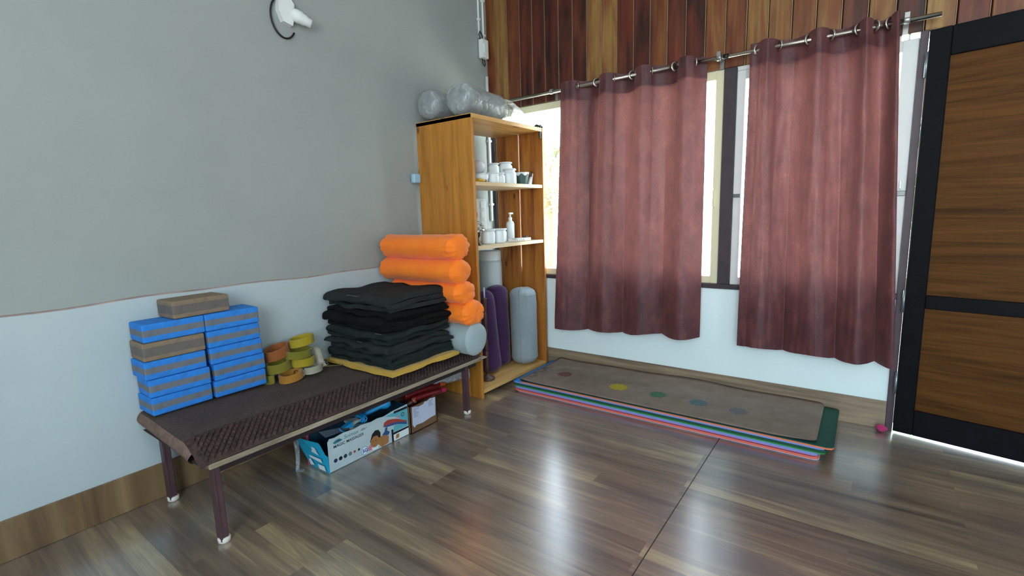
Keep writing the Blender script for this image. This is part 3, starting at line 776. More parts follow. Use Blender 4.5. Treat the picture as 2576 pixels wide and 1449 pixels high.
t = thing('pump_bottle', 'tall white pump bottle on the middle shelf board', 'bottle', (.305, -.205, Z2))
b = B(); b.lathe([(.027, 0), (.029, .004), (.029, .118), (.026, .132), (.014, .142), (.012, .146)], seg=28); b.build('body', mat('white_bottle', 'd4dcde', .35), t)
b = B(); b.lathe([(.013, .144), (.014, .165), (.007, .167), (.006, .195)], seg=20); b.box(-.008, .008, -.012, .03, .188, .202, .004, 2); b.build('pump', M_WHITEP, t)
t = thing('paper_packet', 'flat white printed packet lying in front of the pump bottle', 'packet', (.43, -.255, Z2), math.radians(4))
b = B(); b.box(-.035, .035, -.115, .085, 0, .022, .003, 1); b.build('packet', mat('white_packet_paper', 'd8dad8', .55, color2='b8b4a8', vscale=25), t)
b = B()
for k in range(4): b.box(.035, .0358, -.105 + k * .026, -.09 + k * .026, .004, .017)
b.build('printing', mat('grey_print', '8a867c', .6), t)
b = B(); b.tube([(-.01, .05, .026), (0, .07, .028), (.005, .09, .026)], .006, 8); b.build('dark_clip', MATS['dark_clip'], t)

# ------------------------------------------------------------------ bench
def rugtop(y): return .398 - .030 * (y + 2.42) / 1.5
bench = thing('bench', 'long low bench with dark brown metal legs against the left wall', 'bench', (.28, -1.66, 0))
BO = Vector((.28, -1.66, 0))
def bl(b_, name, m): return b_.build(name, m, bench, M=Matrix.Translation(-BO))
b = B(); b.box(.012, .575, -2.415, -.905, .302, .322, .003, 1); b.box(.535, .60, -.93, -.885, .318, .326, .002, 1)
bl(b, 'seat_board', wood_long('worn_plywood_edge', [(.3, '6e6250'), (.5, '9a8e78'), (.72, 'b8b0a0')], 'y', 1., .7))
b = B(); b.box(.54, .556, -2.38, -.94, .275, .301); b.box(.045, .06, -2.38, -.94, .275, .301)
bl(b, 'frame_rail', mat('dark_angle_iron', '2a2024', .5, .2))
M_LEG = mat('maroon_painted_iron', '563e44', .45, .2, vary=.25, vscale=20)
for x, y in ((.548, -2.388), (.072, -2.388), (.545, -1.022), (.072, -1.022)):
    s1 = 1 if x > .3 else 1
    lg = B(); lg.prism([(x - .017, y + .017), (x - .017, y - .017), (x + .017, y - .017), (x + .017, y - .010), (x - .008, y - .010), (x - .008, y + .017)], 'z', .012, .301)
    lg.box(x - .009, x + .014, y - .011, y + .012, .012, .301, .002, 1)
    lo = bl(lg, 'leg', M_LEG)
    ft = B(); ft.lathe([(.016, 0), (.021, .004), (.022, .018), (.018, .022)], (x, y, 0), 20)
    fo = ft.build('rubber_foot', mat('white_foot_cap', 'd8d4cc', .5), lo, M=Matrix.Translation(-BO)); fo['label'] = 'white foot cap'
# rug
rug = thing('rug', 'thick brown rug with a woven diamond border lying on the bench', 'rug', (.28, -1.66, .322))
RO = Vector((.28, -1.66, .322))
def rugpt(a, c):
    """a along y, c across x from wall to front"""
    y = -2.44 + a * 1.535
    top = rugtop(y)
    if c < .72: x = .008 + c / .72 * .43; z = top + .014 * (1 - c / .72) * min(1., max(0., (-1.8 - y) / .3)) - .004 * noise.noise(Vector((x * 6, y * 4, 0)))
    else:
        k = (c - .72) / .28; x = .438 + k * .132; z = top - (top - .326) * (k ** 1.25)
        z += .002 * noise.noise(Vector((x * 20, y * 20, 1)))
    if a < .04:
        kk = (1 - a / .04); z -= .012 * kk ** 2
    return Vector((x, y, z))
def rug_mat():
    m = bpy.data.materials.new('brown_rug_pile'); m.use_nodes = True; t2 = NT(m)
    n = t2.noise(t2.coords(), 120, 4, .7); n2 = t2.noise(t2.coords(), 5, 4, .6)
    c = t2.mix(t2.ramp(n2, [(.4, 0.), (.7, 1.)]), '60524b', '4e433e'); c = t2.mix(t2.ramp(n, [(.4, .7), (.7, 0.)]), c, '302624')
    t2.col(c); t2.b.inputs['Roughness'].default_value = .95; t2.bump(n, .6, .004); return m
M_RUG = rug_mat()
b = B(); b.grid(rugpt, 120, 50)
# underside and end
b.grid(lambda a, c: Vector((rugpt(a, c).x, rugpt(a, c).y, .3235)), 60, 12)
b.build('pile', M_RUG, rug, M=Matrix.Translation(-RO))
def weave_mat():
    m = bpy.data.materials.new('woven_diamond_border'); m.use_nodes = True; t2 = NT(m)
    mp = t2.coords((34, 34, 34), rot=(0, 0, pi / 4)); ck = t2.new('ShaderNodeTexChecker'); ck.inputs['Scale'].default_value = 1.
    ck.inputs['Color1'].default_value = lin('4d3530'); ck.inputs['Color2'].default_value = lin('130e0e')
    t2.l.new(mp, ck.inputs['Vector']); n = t2.noise(t2.coords(), 90, 4, .7)
    t2.col(t2.mix(t2.ramp(n, [(.45, 0.), (.7, .6)]), ck.outputs[0], '1e1616')); t2.b.inputs['Roughness'].default_value = .95; return m
b = B()
# raised diamonds: each a low pyramid on the sloped front border
nyd, nxd = 66, 5
for i in range(nyd):
    for j in range(nxd):
        for off in (0, .5):
            yc = -2.425 + (i + .5 + off) * 1.50 / nyd; k = (j + .5 + off) / nxd
            if k > .97 or yc > -.915: continue
            a = (yc + 2.44) / 1.535; c0 = .735 + .25 * k
            da, dc = .42 / nyd * 1.5 / 1.535, .25 / nxd * .44
            p = [rugpt(a - da, c0), rugpt(a, c0 - dc), rugpt(a + da, c0), rugpt(a, c0 + dc)]
            nrm = Vector((.45, 0, .9)); base = [q + nrm * .0008 for q in p]; tip = [q.lerp(rugpt(a, c0), .35) + nrm * .0085 for q in p]
            vb = [b.bm.verts.new(q) for q in base]; vt = [b.bm.verts.new(q) for q in tip]
            b._f([b.bm.faces.new(vt)]); [b._f([b.bm.faces.new((vb[q], vb[(q + 1) % 4], vt[(q + 1) % 4], vt[q]))]) for q in range(4)]
b.grid(lambda a, c: rugpt(a, .725 + .27 * c) + Vector((.0003, 0, .0007)), 120, 14)
o = b.build('woven_border', mat('woven_border_brown', '4c3833', .9, color2='281d1c', vscale=60, bump=.3, bscale=200), rug, M=Matrix.Translation(-RO), recalc=False)
# folded hem hanging at the left end
b = B()
def hem(a, c):
    x = .006 + a * .50; zt = rugpt(0, min(1., (x - .008) / .43 * .72)).z if x < .438 else rugpt(0, .72 + (x - .438) / .132 * .28).z
    zb = .345 - .028 * a
    th = c * pi
    z = zt + (zb - zt) * c
    y = -2.440 - .014 * math.sin(th) - .004 * math.sin(a * 240) * .4
    return Vector((x, y, z))
b.grid(hem, 130, 14)
b.grid(lambda a, c: Vector((hem(a, 1).x, -2.44 + c * .05, hem(a, 1).z)), 130, 2)
b.build('ribbed_hem', mat('brown_ribbed_hem', '7a6258', .9, color2='604c44', vscale=40, bump=.5, bscale=180), rug, M=Matrix.Translation(-RO))

# ------------------------------------------------------------------ yoga blocks
def block_mat(name, c_out, c_mid, band=.0125):
    m = bpy.data.materials.new(name); m.use_nodes = True; t2 = NT(m)
    tc = t2.new('ShaderNodeTexCoord'); sx = t2.new('ShaderNodeSeparateXYZ'); t2.l.new(tc.outputs['Object'], sx.inputs[0])
    az = t2.math('ABSOLUTE', sx.outputs[2])
    fac = t2.math('LESS_THAN', az, band)
    c = t2.mix(fac, c_out, c_mid)
    n = t2.noise(t2.coords(), 30, 5, .7); c = t2.mix(t2.ramp(n, [(.45, 0.), (.8, .4)]), c, '3c3c3c')
    t2.col(c); t2.b.inputs['Roughness'].default_value = .85; t2.bump(t2.noise(t2.coords(), 220, 3, .6), .3, .002); return m
M_BLUE = block_mat('blue_grey_foam', '2480da', '6c7078')
M_BLUE2 = block_mat('blue_grey_foam_b', '2269bb', '5c5d62')
M_TAN = block_mat('tan_grey_foam', '86735f', '68625e', .018)
BX = None
def block(cx, cy, cz, rz, m, label, g, L=.222, first=[None]):
    if first[0] is None or first[0][1] != m.name:
        s = B(); s.box(-.073, .073, -L / 2, L / 2, -.0365, .0365, .008, 3)
        o = s.build('yoga_block', m); first[0] = (o, m.name)
    else:
        o = first[0][0].copy(); COL.objects.link(o)
    o.location = (cx, cy, cz); o.rotation_euler = (0, 0, rz)
    tag(o, label, 'yoga block', g); return o
random.seed(3)
ZB = .413; G = 'blue and grey foam blocks stacked on the bench'
lt = [('lowest', -2.328, .082, .02), ('second from the bottom', -2.326, .086, -.03), ('third from the bottom', -2.335, .083, .01), None, ('topmost', -2.324, .083, .0)]
for k, it in enumerate(lt):
    if it: block(it[2], it[1], ZB + .0375 + k * .0745, it[3], M_BLUE, 'blue foam block with a grey band, %s of the left stack' % it[0], G)
rt_ = [('lowest', -2.094, .086, -.01), ('second from the bottom', -2.092, .085, .03), ('middle', -2.096, .083, -.01), ('fourth from the bottom', -2.101, .086, .02), ('topmost', -2.100, .090, -.02)]
for k, it in enumerate(rt_):
    block(it[2], it[1], ZB + .0375 + k * .0745 , it[3], M_BLUE, 'blue foam block with a grey band, %s of the right stack' % it[0], G)
block(.083, -2.331, ZB + .0375 + 3 * .0745, .0, M_TAN, 'worn tan-grey foam block inside the left stack, between blue ones', 'tan grey foam blocks')
block(.075, -2.215, ZB + .0375 + 5 * .0745, .05, M_TAN, 'worn tan-grey foam block lying across the tops of both stacks', 'tan grey foam blocks')

# ------------------------------------------------------------------ strap coils
def strap(label, c, rx, ry, turns, width, m, tilt=(0, 0, 0), seed=0, tail=0., ring=False, squash=0., name='yoga_strap'):
    t = thing(name, label, 'strap', c, 0, 'coiled cotton straps between the blocks and the blankets'); t.rotation_euler = tilt
    pts = []; n = int(turns * 30)
    for k in range(n):
        a = 2 * pi * k / 30 + seed; q = 1 - .028 * k / 30 * 2 + .05 * math.sin(2 * a + seed) * (k % 60 > 20) * .3
        pts.append(Vector((rx * q * math.cos(a), ry * q * math.sin(a))))
    if tail:
        p = pts[0]; d = (pts[0] - pts[1]).normalized()
        pts = [p + d * tail * (1 - k / 6) + Vector((.012 * math.sin(k), 0)) for k in range(6)] + pts
    s = B(); th = .0022
    rows = []
    for i, p in enumerate(pts):
        a = pts[max(i - 1, 0)]; b_ = pts[min(i + 1, len(pts) - 1)]; d = (b_ - a).normalized(); nn = Vector((-d.y, d.x))
        zj = .003 * math.sin(i * .21 + seed)
        rows.append([s.bm.verts.new((q.x, q.y, z + zj)) for q, z in ((p + nn * th / 2, -width / 2), (p + nn * th / 2, width / 2), (p - nn * th / 2, width / 2), (p - nn * th / 2, -width / 2))])
    for a, b_ in zip(rows, rows[1:]):
        for k in range(4): s._f([s.bm.faces.new((a[k], a[(k + 1) % 4], b_[(k + 1) % 4], b_[k]))], False)
    s._f([s.bm.faces.new(rows[0]), s.bm.faces.new(rows[-1])])
    s.build('webbing', m, t)
    if ring:
        s = B(); s.tube([(pts[0].x + .018 * math.cos(a), pts[0].y - .012, .016 * math.sin(a)) for a in [k * pi / 10 for k in range(20)]], .0018, 6, closed=True); s.build('metal_ring', M_CHROME, t)
    return t
M_YEL = fabric('yellow_webbing', 'a89406', '988604', .3, 300, .7); M_OLV = fabric('olive_yellow_webbing', '7c760e', '6c660c', .3, 300, .75)
M_AMB = fabric('amber_webbing', 'b07820', 'a06c1c', .3, 300, .75); M_BRN = fabric('rust_webbing', '96541c', '864818', .3, 300, .75)
M_WHT = fabric('off_white_webbing', 'a8a492', '9c9886', .3, 300, .8)
zs = .397
strap('bright yellow coiled strap on top of the strap pile', (.115, -1.770, .566), .050, .064, 3, .040, M_YEL, (.06, -.05, 0), .3)
strap('rust orange coiled strap at the left top of the strap pile, next to the blocks', (.105, -1.895, .537), .050, .062, 2.5, .048, M_BRN, (.18, 0, .1), 1.2)
strap('olive yellow coiled strap right under the topmost yellow one', (.135, -1.805, .515), .055, .072, 2.6, .036, M_OLV, (-.10, .08, 0), 2.2, tail=.0)
strap('olive coiled strap at the left side, under the rust one', (.120, -1.905, .470), .056, .058, 2.6, .044, M_OLV, (.05, -.05, .2), .9)
strap('yellow-olive coiled strap at the right, above the white one', (.125, -1.782, .467), .056, .062, 2.6, .040, M_YEL, (-.08, .03, 0), 4.)
strap('amber coiled strap with a ring at the bottom front of the strap pile', (.165, -1.868, .418), .046, .058, 2.3, .038, M_AMB, (.04, .05, 0), 3.6, ring=True)
strap('off-white coiled strap at the bottom right of the strap pile', (.150, -1.745, .418), .045, .052, 2.2, .034, M_WHT, (.0, .0, .3), 5.2, tail=.05, ring=True)
strap('olive strap end standing next to the blocks at the bottom of the pile', (.12, -1.955, .420), .030, .016, 1.4, .042, M_OLV, (0, 0, .4), 1.)
t = thing('yoga_strap', 'off-white strap hanging over the right of the pile with a yellow end', 'strap', (0, 0, 0), 0, 'coiled cotton straps between the blocks and the blankets')
def rib(pts, w, m, nm, sd=(.6, .8, 0)):
    s = B(); P = [Vector(p) for p in pts]
    rows = []
    for i, p in enumerate(P):
        d = (P[min(i + 1, len(P) - 1)] - P[max(i - 1, 0)]).normalized(); side = Vector(sd); side = (side - d * side.dot(d)).normalized(); n = d.cross(side)
        rows.append([s.bm.verts.new(p + side * w / 2 * a + n * .0012 * c) for a, c in ((-1, 1), (1, 1), (1, -1), (-1, -1))])
    for a, b_ in zip(rows, rows[1:]):
        for k in range(4): s._f([s.bm.faces.new((a[k], a[(k + 1) % 4], b_[(k + 1) % 4], b_[k]))], True)
    s._f([s.bm.faces.new(rows[0]), s.bm.faces.new(rows[-1])])
    return s.build(nm, m, t)
rib([(.08, -1.712, .505), (.11, -1.708, .516), (.135, -1.702, .500), (.145, -1.698, .46), (.150, -1.694, .43), (.165, -1.69, .414)], .034, M_WHT, 'webbing')
rib([(.16, -1.69, .416), (.175, -1.65, .410), (.19, -1.60, .402)], .034, M_OLV, 'yellow_end', (.9, -.3, .3))
s = B(); s.tube([(.145 + .001 * k, -1.675 + .016 * math.cos(k * pi / 8), .428 + .014 * math.sin(k * pi / 8)) for k in range(16)], .0018, 6, closed=True); s.build('metal_ring', M_CHROME, t)

# ------------------------------------------------------------------ folded blankets
def serp(W, n, gap, rr=None):
    """serpentine path: n layers of width W, spacing gap; returns list of (a,z)"""
    pts = []
    for L in range(n):
        z = L * gap; fwd = L % 2 == 0
        for k in range(13):
            a = k / 12 * W if fwd else W - k / 12 * W
            if L and k == 0: pass
            pts.append((a, z))
        if L < n - 1:
            cx = W if fwd else 0; s_ = 1 if fwd else -1
            for k in range(1, 6):
                th = -pi / 2 + pi * k / 6; pts.append((cx + s_ * gap * .62 * math.cos(th), z + gap / 2 + gap / 2 * math.sin(th)))
    return pts
def blanket(name, label, x0, x1, y0, y1, z0, h, n, m, seed, along='x', cat='blanket', g='black folded blankets stacked on the bench', jit=.012, rz=0., drop=None, flipf=False, edge=None):
    """fold profile runs along y (folds seen from the front-left) when along='x', else along x"""
    W = (y1 - y0) if along == 'x' else (x1 - x0); Ln = (x1 - x0) if along == 'x' else (y1 - y0)
    gap = h / n; th = gap * .86; path = serp(W - gap * 1.1, n, gap)
    cx, cy = (x0 + x1) / 2, (y0 + y1) / 2
    t = thing(name, label, cat, (cx, cy, z0), rz, g)
    nb = 40; s = B(); rows = []
    for i, (a, z) in enumerate(path):
        p0_ = path[max(i - 1, 0)]; p1_ = path[min(i + 1, len(path) - 1)]
        dx, dz = p1_[0] - p0_[0], p1_[1] - p0_[1]; l = math.hypot(dx, dz) or 1; nx, nzz = -dz / l, dx / l
        rA, rB = [], []
        lay = int(z / gap + .5)
        for j in range(nb + 1):
            q = j / nb
            inset = jit * noise.noise(Vector((lay * 3.1 + seed, a * 5, 7 if q > .5 else 2)))
            b0 = -Ln / 2 + Ln * q + (inset if q > .5 else -inset) * abs(q - .5) * 2
            wob = jit * .8 * noise.noise(Vector((a * 7 + seed, q * 5, lay * .7)))
            zc = z + gap * .5 + wob * .5 + .008 * noise.noise(Vector((a * 5, q * 4, seed))) * (z / h + .1)
            endround = .35 * gap * (max(0, abs(q - .5) * 2 - .9) / .1) ** 2
            zc -= endround * (z / h)
            aa = a - W / 2 + gap * .55 + jit * .9 * noise.noise(Vector((q * 4 + seed, lay * 1.9, 1)))
            if drop: zc -= drop(aa, b0)
            for rr_, sg in ((rA, 1), (rB, -1)):
                A = aa + nx * th / 2 * sg; Z = zc + nzz * th / 2 * sg
                Z = max(Z, .001)
                P_ = (b0, A, Z) if along == 'x' else ((-A if flipf else A), b0, Z)
                rr_.append(s.bm.verts.new(P_))
        rows.append((rA, rB))
    for (a1, b1), (a2, b2) in zip(rows, rows[1:]):
        for j in range(nb):
            s._f([s.bm.faces.new((a1[j], a2[j], a2[j + 1], a1[j + 1])), s.bm.faces.new((b1[j], b1[j + 1], b2[j + 1], b2[j]))], True)
        for j in (0, nb): s._f([s.bm.faces.new((a1[j], b1[j], b2[j], a2[j]))], False)
    for a1, b1 in (rows[0], rows[-1]):
        for j in range(nb): s._f([s.bm.faces.new((a1[j], a1[j + 1], b1[j + 1], b1[j]))], False)
    s.build('folded_cloth', m, t)
    if edge:
        s = B(); pts = []
        top = rows[-1][0] if True else None
        zt = h
        for k in range(30):
            q = k / 29; pts.append((-Ln / 2 + .04 + (Ln - .08) * q, -W / 2 + .015 + .01 * noise.noise(Vector((q * 3, seed, 0))), edge + .004 * noise.noise(Vector((q * 5, seed, 3)))))
        if along == 'y': pts = [((-p[1] if flipf else p[1]), p[0], p[2]) for p in pts]
        s.tube(pts, .0016, 5); s.build('hem_stitching', mat('grey_thread', '6a6c66', .8), t)
    return t
def wool(name, c, c2):
    m = bpy.data.materials.new(name); m.use_nodes = True; t2 = NT(m)
    n = t2.noise(t2.coords(), 9, 4, .6); c0 = t2.mix(t2.ramp(n, [(.35, 0.), (.7, 1.)]), c, c2)
    vo = t2.new('ShaderNodeTexVoronoi'); vo.inputs['Scale'].default_value = 55; t2.l.new(t2.coords(), vo.inputs['Vector'])
    c0 = t2.mix(t2.ramp(vo.outputs['Distance'], [(.07, .5), (.11, 0.)]), c0, '5c5e58')
    t2.col(c0); t2.b.inputs['Roughness'].default_value = .95; t2.b.inputs['Specular IOR Level'].default_value = .2
    t2.bump(t2.noise(t2.coords(), 150, 4, .7), .5, .003); return m
M_WOOL1 = wool('charcoal_wool', '24282a', '2a2e2c'); M_WOOL2 = wool('black_wool', '09090a', '0d0d0e'); M_WOOL3 = wool('dark_green_wool', '1c2422', '242c2a')
M_MUST = fabric('mustard_cotton', 'c09a3a', 'b08c32', .3, 160, .85)
PX0, PX1, PY0, PY1 = .035, .548, -1.575, -1.135
def dropf(a, b_):   # cloth hanging slightly over the bench's sloping edge
    return max(0., b_ - .235) * .5
blanket('folded_cloth', 'folded mustard yellow cloth under the stack of black blankets', PX0 - .02, PX1 + .03, PY0 - .02, PY1 + .02, .393, .022, 2, M_MUST, 7.7, 'x', 'cloth', None, .018, .0)
blanket('folded_cloth', 'thin black folded cloth under the right side of the mustard cloth', PX0 + .03, PX1 + .01, PY0 + .13, PY1 + .035, .381, .012, 1, M_WOOL2, 3.3, 'x', 'cloth', None, .012)
z = .416
for lab, hh, n, m, sd, al, dx, dy, rz, fl, ed in [
    ('black folded blanket, lowest of the stack, right on the mustard cloth', .062, 3, M_WOOL3, 1.1, 'x', 0, .008, .02, False, .05),
    ('dark folded blanket, second from the bottom of the black stack', .062, 3, M_WOOL1, 2.3, 'x', .006, .0, -.02, False, .052),
    ('dark grey-green folded blanket, third from the bottom of the black stack', .060, 3, M_WOOL3, 3.2, 'x', -.006, .004, .03, False, .05),
    ('jet black bulging folded blanket, second from the top of the stack', .100, 4, M_WOOL2, 4.4, 'x', -.004, -.004, -.01, False, None),
    ('charcoal folded blanket with a stitched edge, topmost of the black stack', .082, 3, M_WOOL1, 5.1, 'x', .004, .012, .02, False, .07)]:
    blanket('folded_blanket', lab, PX0 + dx, PX1 + dx - .01, PY0 + dy, PY1 + dy - (.03 if z > .68 else 0), z, hh, n, m, sd, al, rz=rz, flipf=fl, edge=ed, jit=.034)
    z += hh + .001

# ------------------------------------------------------------------ things under the bench
def text_mesh(txt, size, m, parent, M, extrude=0., name='lettering', shear=0., bold=0.):
    c = bpy.data.curves.new('t', 'FONT'); c.body = txt; c.size = size; c.extrude = extrude; c.shear = shear; c.offset = bold
    o = bpy.data.objects.new('t', c); COL.objects.link(o)
    dg = bpy.context.evaluated_depsgraph_get(); me = bpy.data.meshes.new_from_object(o.evaluated_get(dg))
    bpy.data.objects.remove(o); me.transform(M); me.materials.clear(); me.materials.append(m)
    q = bpy.data.objects.new(name, me); COL.objects.link(q); q.parent = parent; return q
def onx(x, y, z, tilt=0.):   # text facing +x, reading along +y
    return Matrix(((0, 0, 1, x), (math.cos(tilt), -math.sin(tilt), 0, y), (math.sin(tilt), math.cos(tilt), 0, z), (0, 0, 0, 1)))
box = thing('massager_box', 'open torn white and turquoise carton of a massager under the bench', 'carton', (.378, -1.64, 0))
KO = Vector((.378, -1.64, 0)); KM = Matrix.Translation(-KO)
XF, XB, Y0, Y1, HB = .456, .300, -1.885, -1.402, .170
M_CW = mat('white_printed_card', 'b4c6cc', .5, color2='a8bcc4', vscale=12); M_TQ = mat('turquoise_card', '18a0c8', .45); M_DKT = mat('dark_teal_card', '123a50', .5, color2='0c2a3c', vscale=10)
b = B()
# front face: slightly torn upper edge
top = [(Y0, .152), (-1.874, .166), (-1.85, .162), (-1.80, .168), (-1.74, .163), (-1.70, .168), (-1.64, .161), (-1.60, .165), (-1.56, .160), (-1.50, .169), (Y1, .172)]
b.prism([(Y0, 0), (Y1, 0)] + list(reversed(top)), 'x', XF - .003, XF)
b.build('front_panel', M_CW, box, M=KM)
b = B(); b.prism([(Y0, 0), (Y1, 0), (Y1, .175), (-1.6, .172), (Y0, .15)], 'x', XB, XB + .003); b.build('back_panel', M_DKT, box, M=KM)
b = B(); b.box(XB + .003, XF - .003, Y1 - .003, Y1, 0, .17); b.build('end_panel', M_DKT, box, M=KM)
b = B(); b.box(XB, XF, Y0, Y1, .0005, .003); b.build('bottom_panel', M_DKT, box, M=KM)
b = B()   # flared, torn turquoise end
pl = [(XB, 0, 0), (XF, 0, 0), (XF - .001, -.004, .085), (XF - .018, -.006, .09), (XF - .030, -.018, .135), (XF - .04, -.022, .150), (XB + .02, -.045, .155), (XB - .035, -.05, .165), (XB - .03, -.03, .1)]
lo = [b.bm.verts.new((x, Y0 + y, zz)) for x, y, zz in pl]; hi = [b.bm.verts.new((x, Y0 + y - .002, zz)) for x, y, zz in pl]
cen = b.bm.verts.new((.375, Y0 - .012, .075)); cen2 = b.bm.verts.new((.375, Y0 - .014, .075))
for k in range(len(pl)):
    q = (k + 1) % len(pl); b._f([b.bm.faces.new((lo[k], lo[q], cen)), b.bm.faces.new((hi[k], cen2, hi[q])), b.bm.faces.new((lo[k], hi[k], hi[q], lo[q]))])
endf = b.build('end_flap', M_TQ, box, M=KM); endf['label'] = 'flared turquoise end flap'
M_WPR = mat('white_print', 'd8e4e8', .5)
b = B()
def onflap(x, z): return (x, Y0 - .0050 - max(0, .012 - abs(z - .075) * .16) - (.030 if z > .1 else 0) * (z - .1) / .05, z)
def fl_(pts): b.face([(x, onflap(x, zz)[1] - .006, zz) for x, zz in pts])
fl_([(.305, .12), (.39, .122), (.41, .085), (.325, .09)]); fl_([(.325, .068), (.425, .072), (.43, .052), (.33, .055)])
fl_([(.315, .04), (.33, .05), (.355, .02), (.32, .012)]); fl_([(.385, .035), (.44, .04), (.445, .012), (.39, .01)])
b.build('white_labels', M_WPR, endf)
endf.children[0].location = -KO
b = B(); b.prism([(Y0 - .008, .0), (-1.80, .0), (-1.70, .165), (-1.86, .185), (Y0 - .012, .17)], 'x', XB - .012, XB - .004); b.build('pink_panel', mat('pink_card', 'c2507e', .5), box, M=KM)
b = B(); b.prism([(-1.80, .0), (-1.60, .0), (-1.60, .188), (-1.70, .192), (-1.80, .178)], 'x', XB - .0118, XB - .0042); b.build('lilac_panel', mat('lilac_card', '8890c8', .5), box, M=KM)
b = B()   # inner folded dark flap
b.face([(XB + .01, -1.84, .150), (XB + .035, -1.82, .118), (XF - .02, -1.64, .155), (XB + .03, -1.62, .19)]); b.build('inner_flap', M_DKT, box, M=KM, solid=.002)
# print on the front panel
def pr(pts, m, d=.0006, nm='printed_shape'):
    s = B(); s.prism(pts, 'x', XF + d - .0003, XF + d); return s.build(nm, m, box, M=KM)
def disc(y, z, r_, k=18, sy=1.): return [(y + r_ * sy * math.cos(2 * pi * i / k), z + r_ * math.sin(2 * pi * i / k)) for i in range(k)]
INK = mat('dark_ink', '20242c', .5); TEAL = mat('teal_ink', '3c8494', .5); SKIN = mat('printed_skin', '9a6c40', .6); HAIR = mat('printed_hair', '16110e', .6)
REDI = mat('printed_red', 'a04038', .5); BLUI = mat('printed_blue', '2c4c80', .5); NAVY = mat('printed_navy', '0c1224', .5); AQ = mat('printed_aqua', '58a8b8', .5); PINK = mat('printed_pink', 'c87888', .5)
pr([(-1.42 - .135, .156), (-1.404, .166), (-1.404, .052), (-1.508, .05), (-1.50, .085), (-1.45, .10), (-1.47, .125)], AQ, .0005)
pr([(-1.506, .052), (-1.404, .053), (-1.404, .003), (-1.506, .003)], M_WPR, .0008)
text_mesh('MAGIC MASSAGER', .0205, INK, box, Matrix.Translation(-KO) @ onx(XF + .001, -1.858, .112), bold=.0002)
text_mesh('Soimax', .028, TEAL, box, Matrix.Translation(-KO) @ onx(XF + .001, -1.800, .135), shear=.2)
text_mesh('Allin1', .0155, INK, box, Matrix.Translation(-KO) @ onx(XF + .001, -1.703, .138))
pr([(-1.860, .140), (-1.842, .150), (-1.822, .149), (-1.806, .136), (-1.83, .131), (-1.85, .132)], TEAL)
pr([(-1.856, .139), (-1.83, .144), (-1.808, .139), (-1.83, .1395)], INK, .001)
for k, (yy, m) in enumerate([(-1.852, mat('navy_icon', '20265c', .5)), (-1.825, NAVY), (-1.799, mat('slate_icon', '28343c', .5)), (-1.772, mat('grey_icon', '6a7480', .5)), (-1.747, REDI), (-1.722, INK)]):
    pr(disc(yy, .050, .0098 if k < 4 else .0065), m)
pr(disc(-1.690, .030, .0205), TEAL); pr(disc(-1.690, .030, .0185), M_WPR, .0009)
text_mesh('5G', .0255, mat('bright_blue_ink', '1c4ca8', .5), box, Matrix.Translation(-KO) @ onx(XF + .0013, -1.704, .021), bold=.0009)
pr([(-1.672, .034), (-1.652, .046), (-1.640, .036), (-1.650, .016), (-1.668, .018)], PINK)
pr([(-1.656, .058), (-1.640, .095), (-1.62, .108), (-1.600, .104), (-1.588, .085), (-1.590, .055), (-1.61, .044)], HAIR, .0008)
pr([(-1.654, .045), (-1.650, .066), (-1.632, .080), (-1.610, .078), (-1.598, .060), (-1.600, .034), (-1.622, .022), (-1.640, .026)], SKIN, .0011)
pr([(-1.600, .060), (-1.575, .064), (-1.552, .060), (-1.538, .045), (-1.542, .012), (-1.585, .003), (-1.604, .026)], SKIN, .0009)
pr([(-1.650, .027), (-1.628, .020), (-1.606, .022), (-1.61, .008), (-1.64, .01)], M_WPR, .0012)
for yy, zz in ((-1.638, .058), (-1.620, .055)): pr(disc(yy, zz, .0026, 8), HAIR, .0014)
pr([(-1.638, .036), (-1.622, .035), (-1.630, .031)], REDI, .0014)
pr([(-1.569, .106), (-1.561, .127), (-1.539, .133), (-1.50, .125), (-1.467, .113), (-1.413, .084), (-1.413, .076), (-1.476, .100), (-1.542, .108)], REDI, .0011)
pr([(-1.569, .106), (-1.542, .108), (-1.476, .100), (-1.413, .076), (-1.413, .064), (-1.476, .088), (-1.542, .097)], BLUI, .0012)
pr([(-1.556, .099), (-1.542, .095), (-1.547, .079), (-1.530, .066), (-1.539, .052), (-1.58, .066), (-1.562, .08)], BLUI, .0013)
pr([(-1.519, .072), (-1.507, .070), (-1.507, .001), (-1.519, .001)], NAVY, .0014)
pr([(-1.508, .051), (-1.404, .050), (-1.404, .040), (-1.508, .039)], NAVY, .0014)
pr([(-1.489, .034), (-1.468, .032), (-1.472, .011), (-1.494, .011)], SKIN, .0012)
pr([(-1.495, .164), (-1.404, .162), (-1.404, .150), (-1.495, .152)], NAVY, .001)
pr(disc(-1.437, .128, .011), INK, .0012); pr(disc(-1.437, .128, .0075), AQ, .0014); pr(disc(-1.472, .126, .007), PINK, .0012)
